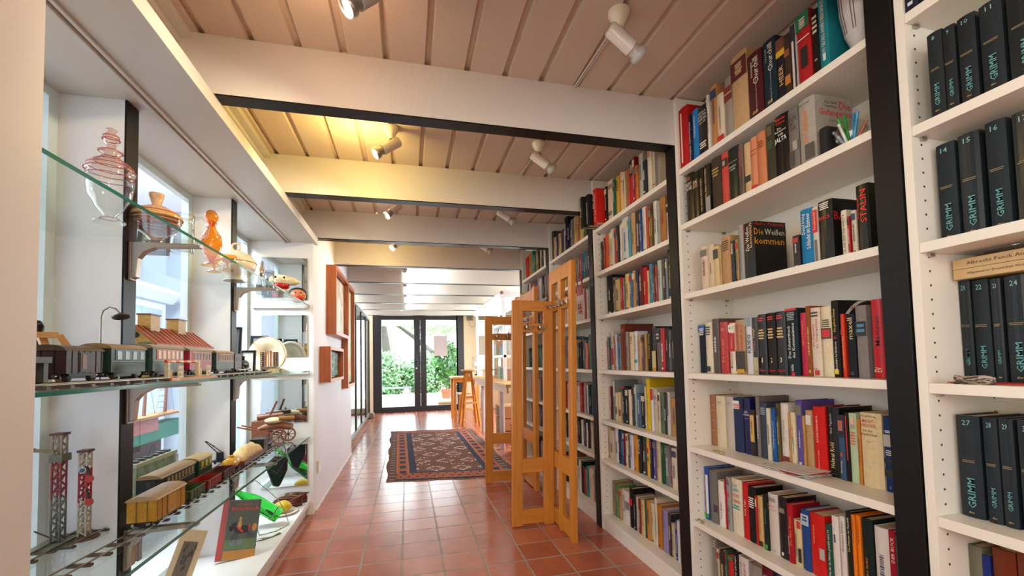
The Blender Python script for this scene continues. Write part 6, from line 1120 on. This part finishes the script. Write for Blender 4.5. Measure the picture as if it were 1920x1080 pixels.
ell('b8843a', .50, .58, .05, .08, 4); ell('b8843a', .50, .68, .035, .03, 4); ell('c83020', .52, .50, .12, .02, 5, -.5); ell('c83020', .76, .52, .02, .07, 5)
text(a, 'Das lustige', 'c83828', (X0+W*.55, y-.001, zf+H*.92), (1,0,0), (0,0,1), W*.5, H*.04); text(a, 'Bilderbuch', 'c83828', (X0+W*.58, y-.001, zf+H*.85), (1,0,0), (0,0,1), W*.7, H*.075)
a.build('cover_print', M['print'], t); tilt_obj(t, -14, 8, 20)
s_ = MB().tube([(-.86, 2.33, zf+.003), (-.855, 2.42, zf+.003), (-.85, 2.355, zf+.16), (-.75, 2.36, zf+.16), (-.745, 2.42, zf+.003), (-.74, 2.34, zf+.003)], .0018, 6).build('wire_stand', M['chrome']); tag(s_, 'thin chrome wire stand propping up the picture book', 'stand')
t = thing('postcard', 'cream postcard with a sepia figure photo leaning at the near bottom', 'postcard', (-.92, 2.02, zf+.001)); MB('cdb184').box(-.965, 2.019, zf+.001, -.875, 2.021, zf+.235).build('card', M['paint'], t)
b = MB('6a5a44').quad((-.945, 2.0185, zf+.02), (-.895, 2.0185, zf+.02), (-.895, 2.0185, zf+.19), (-.945, 2.0185, zf+.19)); b.set('3a3228')
for k in range(14): rr = random.Random(k); u, v = rr.uniform(-.942, -.90), rr.uniform(zf+.025, zf+.17); b.quad((u, 2.018, v), (u+.008, 2.018, v), (u+.006, 2.018, v+.018), (u, 2.018, v+.016))
b.build('sepia_photo', M['print'], t); tilt_obj(t, -14, 18, 20)
# green bottle lying in a wire holder
t = thing('green_bottle', 'green glass bottle lying tilted in a gold wire holder', 'bottle', (-.72, 2.66, zf))
d = Vector((-.205, -.04, .165)); d.normalize(); o0 = Vector((-.715, 2.70, zf+.052))
MB().lathe([(0, .008), (.02, .004), (.036, 0), (.039, .012), (.039, .15), (.034, .18), (.018, .235), (.0135, .26), (.0135, .325), (.016, .327), (.016, .34), (.0125, .341)], o0, 32, d, caps=False).build('bottle_glass', M['green_glass'], t)
w_ = MB('a8905c'); u_ = d.orthogonal().normalized(); v_ = d.cross(u_)
for h, r in ((.03, .041), (.285, .017)): w_.tube([o0 + d*h + (u_*math.cos(a)+v_*math.sin(a))*r for a in [k*math.pi/9 for k in range(18)]], .0022, 6, closed=True)
w_.tube([o0+d*.285+Vector((.017,0,0)), o0+d*.25+Vector((.07,.05,.05)), o0+d*.13+Vector((.085,.06,-.0)), o0+d*.03+Vector((.05,.02,-.0)), Vector((-.66, 2.69, zf+.003)), Vector((-.70, 2.60, zf+.003)), Vector((-.77, 2.56, zf+.003)), o0+d*.1+Vector((-.05,-.02,-.04)), o0+d*.03+Vector((-.045,0,0))], .0022, 6)
w_.build('wire_holder', M['nickel'], t)
pl = MB('ded6cc').lathe([(0, .001), (.045, 0), (.05, .003), (.085, .012), (.083, .015), (.05, .007), (0, .006)], (-.745, 2.90, zf), 36, caps=False).build('plate', M['gloss']); tag(pl, 'white plate under the yellow lemon on the niche floor', 'plate')
b = MB('c8a81c').ball((-.745, 2.89, zf+.045), .048, .036, .036, 20, 12).lathe([(.012, 0), (.006, .008), (0, .012)], (-.701, 2.89, zf+.045), 10, (1, 0, 0)).build('lemon', mat('lemon_skin', 'c8a81c', .45, var=.05, bump=.3, bscale=180)); tag(b, 'yellow lemon lying on the white plate behind the green bottle', 'lemon')
def shoe(x, y, rz, label):
    t = thing('shoe', label, 'shoe', (x, y, zf), 'pair of brown leather shoes'); L_ = .20
    def sec(s_):   # half width, height
        w = .030 + .010*math.sin(math.pi*min(1, s_*1.15)) - (.010 if s_ > .9 else 0); return w
    for nm, m_, z0, z1, ins in (('sole', '2a1814', 0, .010, 1.06), ):
        n = 20; pts = [(x + L_*(.5-.5*math.cos(2*math.pi*k/n)) - L_/2, y + math.sin(2*math.pi*k/n)*(.036 + .006*(-math.cos(2*math.pi*k/n)))) for k in range(n)]
        MB(m_).prism(pts, 'z', zf+z0+.0005, zf+z1).build(nm, M['paint'], t)
    b = MB('5a2620'); n = 18; rings = [(1.0, .010), (1.03, .022), (1.0, .038), (.86, .052), (.6, .062)]; vs = []
    for sc, h in rings:
        for k in range(n):
            a = 2*math.pi*k/n; ux = -math.cos(a); toe = max(0, ux); hh = h if ux < .1 else h - (h-.010)*.45*toe
            vs.append((x + L_/2*ux*(sc if ux > 0 or h < .05 else .95) - (0.02 if h > .06 else 0), y + math.sin(a)*(.036+.006*ux)*sc*(1 if h < .045 else .8), zf + hh))
    b.add(vs, [(i*n+k, i*n+(k+1) % n, (i+1)*n+(k+1) % n, (i+1)*n+k) for i in range(len(rings)-1) for k in range(n)], True); b.build('upper', M['gloss'], t, solid=.002)
    MB('8a5a38').tube([(x-.018+.052*math.cos(a), y+.024*math.sin(a), zf+.0625) for a in [k*math.pi/10 for k in range(20)]], .003, 6, closed=True).build('collar', M['paint'], t)
    MB('4a1e1a').box(x+.012, y-.022, zf+.052, x+.03, y+.022, zf+.058).build('strap', M['gloss'], t); t.rotation_euler = (0, 0, rz); return t
shoe(-.765, 3.02, math.radians(185), 'brown leather slip-on shoe, nearer one of the pair by the lowest mirror')
shoe(-.75, 3.095, math.radians(178), 'brown leather slip-on shoe, rear one of the pair by the lowest mirror')
b = MB('141618'); b.prism([(-.845, .40), (-.79, .452), (-.715, .44), (-.72, .36), (-.765, .262), (-.80, .27)], 'y', 2.88, 2.915)
t_ = b.build('leather_bag', M['gloss'], bevel=.012); tag(t_, 'black leather pouch hanging under the lower glass shelf before the mirror', 'bag')
MB('2a2c2e').tube([(-.83, 2.877, .40), (-.77, 2.875, .35), (-.725, 2.877, .43)], .002, 6).build('flap_seam', M['gloss'], t_); MB('1c1c1e').tube([(-.74, 2.897, .44), (-.73, 2.897, .48), (-.74, 2.897, .5135)], .0025, 6).build('hanging_strap', M['gloss'], t_)
b = MB('6c6a60'); b.tube([(-.80, 2.48, zf+.006), (-.74, 2.50, zf+.006)], [.003, .014], 10).tube([(-.74, 2.50, zf+.006), (-.70, 2.52, zf+.005), (-.672, 2.56, zf+.008)], [.014, .004, .010], 10).xf(lambda v: Vector((v.x, v.y, zf+.0005+(v.z-zf)*.45))); o_ = b.build('letter_opener', M['nickel']); tag(o_, 'grey fish-shaped metal letter opener lying on the niche floor', 'letter opener')

# ================================================================ NEXT ROOM, seen through the panes
frame = picture('framed_picture', 3.02, 3.30, 1.44, 1.86, .03, .03, 'dark framed picture on the pale wall of the next room', art_fn(['8a6a60', 'b8a878', '4a5a6a', 'c8b878'], 31), x=-2.2)
boxo('wall_next_room', bpy.data.materials['pale_blue_plaster'], -2.25, 2.85, 0, -2.2, 3.7, 2.3, kind='structure')
t = thing('spindle_shelf', 'light wooden wall unit with barley-twist columns in the next room', 'furniture', (-1.6, 2.35, 0))
boxo('upright', M['pine'], -1.75, 2.42, .001, -1.55, 2.50, .93, t); boxo('top_rail', M['pine'], -1.75, 1.9, .93, -1.55, 2.52, .97, t); boxo('middle_rail', M['brownwood'], -1.75, 1.9, .52, -1.55, 2.42, .56, t); boxo('upright', M['pine'], -1.75, 1.9, .001, -1.55, 1.96, .93, t)
for y in (2.12, 2.27):
    b = MB(); pr = []
    for k in range(9):
        pr += [(.016, .56+k*.041), (.034, .58+k*.041)]
    pr.append((.016, .93)); b.lathe(pr, (-1.65, y, 0), 18).build('barley_twist_column', M['pine'], t)
t = thing('dark_spindle_rack', 'dark wooden rack with barley-twist spindles hanging behind the top shelf', 'rack', (-1.25, 1.75, 1.58))
MB().box(-1.29, 1.62, 1.58, -1.21, 1.95, 1.61).build('rack_floor', M['darkwood'], t); MB().prism([(1.78, 1.61), (1.95, 1.61), (1.95, 1.66), (1.78, 1.76)], 'x', -1.28, -1.22).build('slanted_side', M['darkwood'], t)
for y in (1.64, 1.72):
    pr = []
    for k in range(6): pr += [(.006, 1.61+k*.022), (.016, 1.621+k*.022)]
    MB().lathe(pr, (-1.25, y, 0), 14).build('spindle', M['darkwood'], t)
MB('4a4844').tube([(-1.25, 1.72, 1.74), (-1.25, 1.72, 2.30)], .002, 5).tube([(-1.25, 1.9, 1.66), (-1.25, 1.9, 2.30)], .002, 5).build('hanging_wire', M['alu'], t)
t = thing('white_cabinet', 'white panelled cabinet with a moulded cornice in the next room', 'cabinet', (-2.4, 4.6, 0))
MB('d8e0e8').box(-2.65, 4.05, .001, -2.25, 4.75, 1.62).build('cabinet_body', M['paint'], t); MB('e4ecf2').prism([(-2.7, 1.62), (-2.22, 1.62), (-2.16, 1.70), (-2.16, 1.74), (-2.7, 1.74)], 'y', 4.0, 4.82).build('cornice', M['paint'], t); MB('a8bccb').box(-2.249, 4.12, 1.1, -2.245, 4.68, 1.55).build('glass_panel', M['gloss'], t)
t = thing('model_ship', 'wooden model sailing ship with a green and pink hull in the next room', 'model ship', (-1.55, 3.0, .40))
MB('2a8a74').prism([(2.78, .56), (3.35, .56), (3.42, .66), (2.70, .66)], 'x', -1.60, -1.50).build('hull', M['paint'], t); MB('b87878').box(-1.602, 2.74, .62, -1.498, 3.1, .70).build('pink_strake', M['paint'], t); MB('a87c4c').box(-1.61, 2.70, .70, -1.49, 3.42, .715).build('deck', M['paint'], t)
for y in (2.85, 3.05, 3.28): MB('6a4030').cyl((-1.55, y, .70), (-1.55, y+.03, 1.06), .010, .005).build('mast', M['paint'], t)
b = MB('8a8a88')
for k in range(9): b.bar((-1.5, 3.10, .72+k*.036), (-1.5, 3.18, .72+k*.036), .004, .004)
for y0 in (2.85, 3.05, 3.28):
    for s_ in (-.12, .12): b.tube([(-1.55, y0+.02, 1.04), (-1.55, y0+s_, .70)], .0015, 4)
b.build('rigging', M['paint'], t)
t2 = thing('plinth_table', 'dark low table carrying the model ship in the next room', 'table', (-1.55, 3.0, 0)); MB().box(-1.75, 2.65, .38, -1.35, 3.5, .40).build('tabletop', M['darkwood'], t2)
for x_, y_ in ((-1.73, 2.67), (-1.40, 2.67), (-1.73, 3.45), (-1.40, 3.45)): boxo('leg', M['darkwood'], x_, y_, .0005, x_+.03, y_+.03, .38, t2)
MB().box(-1.57, 2.9, .4005, -1.53, 3.2, .56).build('ship_cradle', M['darkwood'], t)
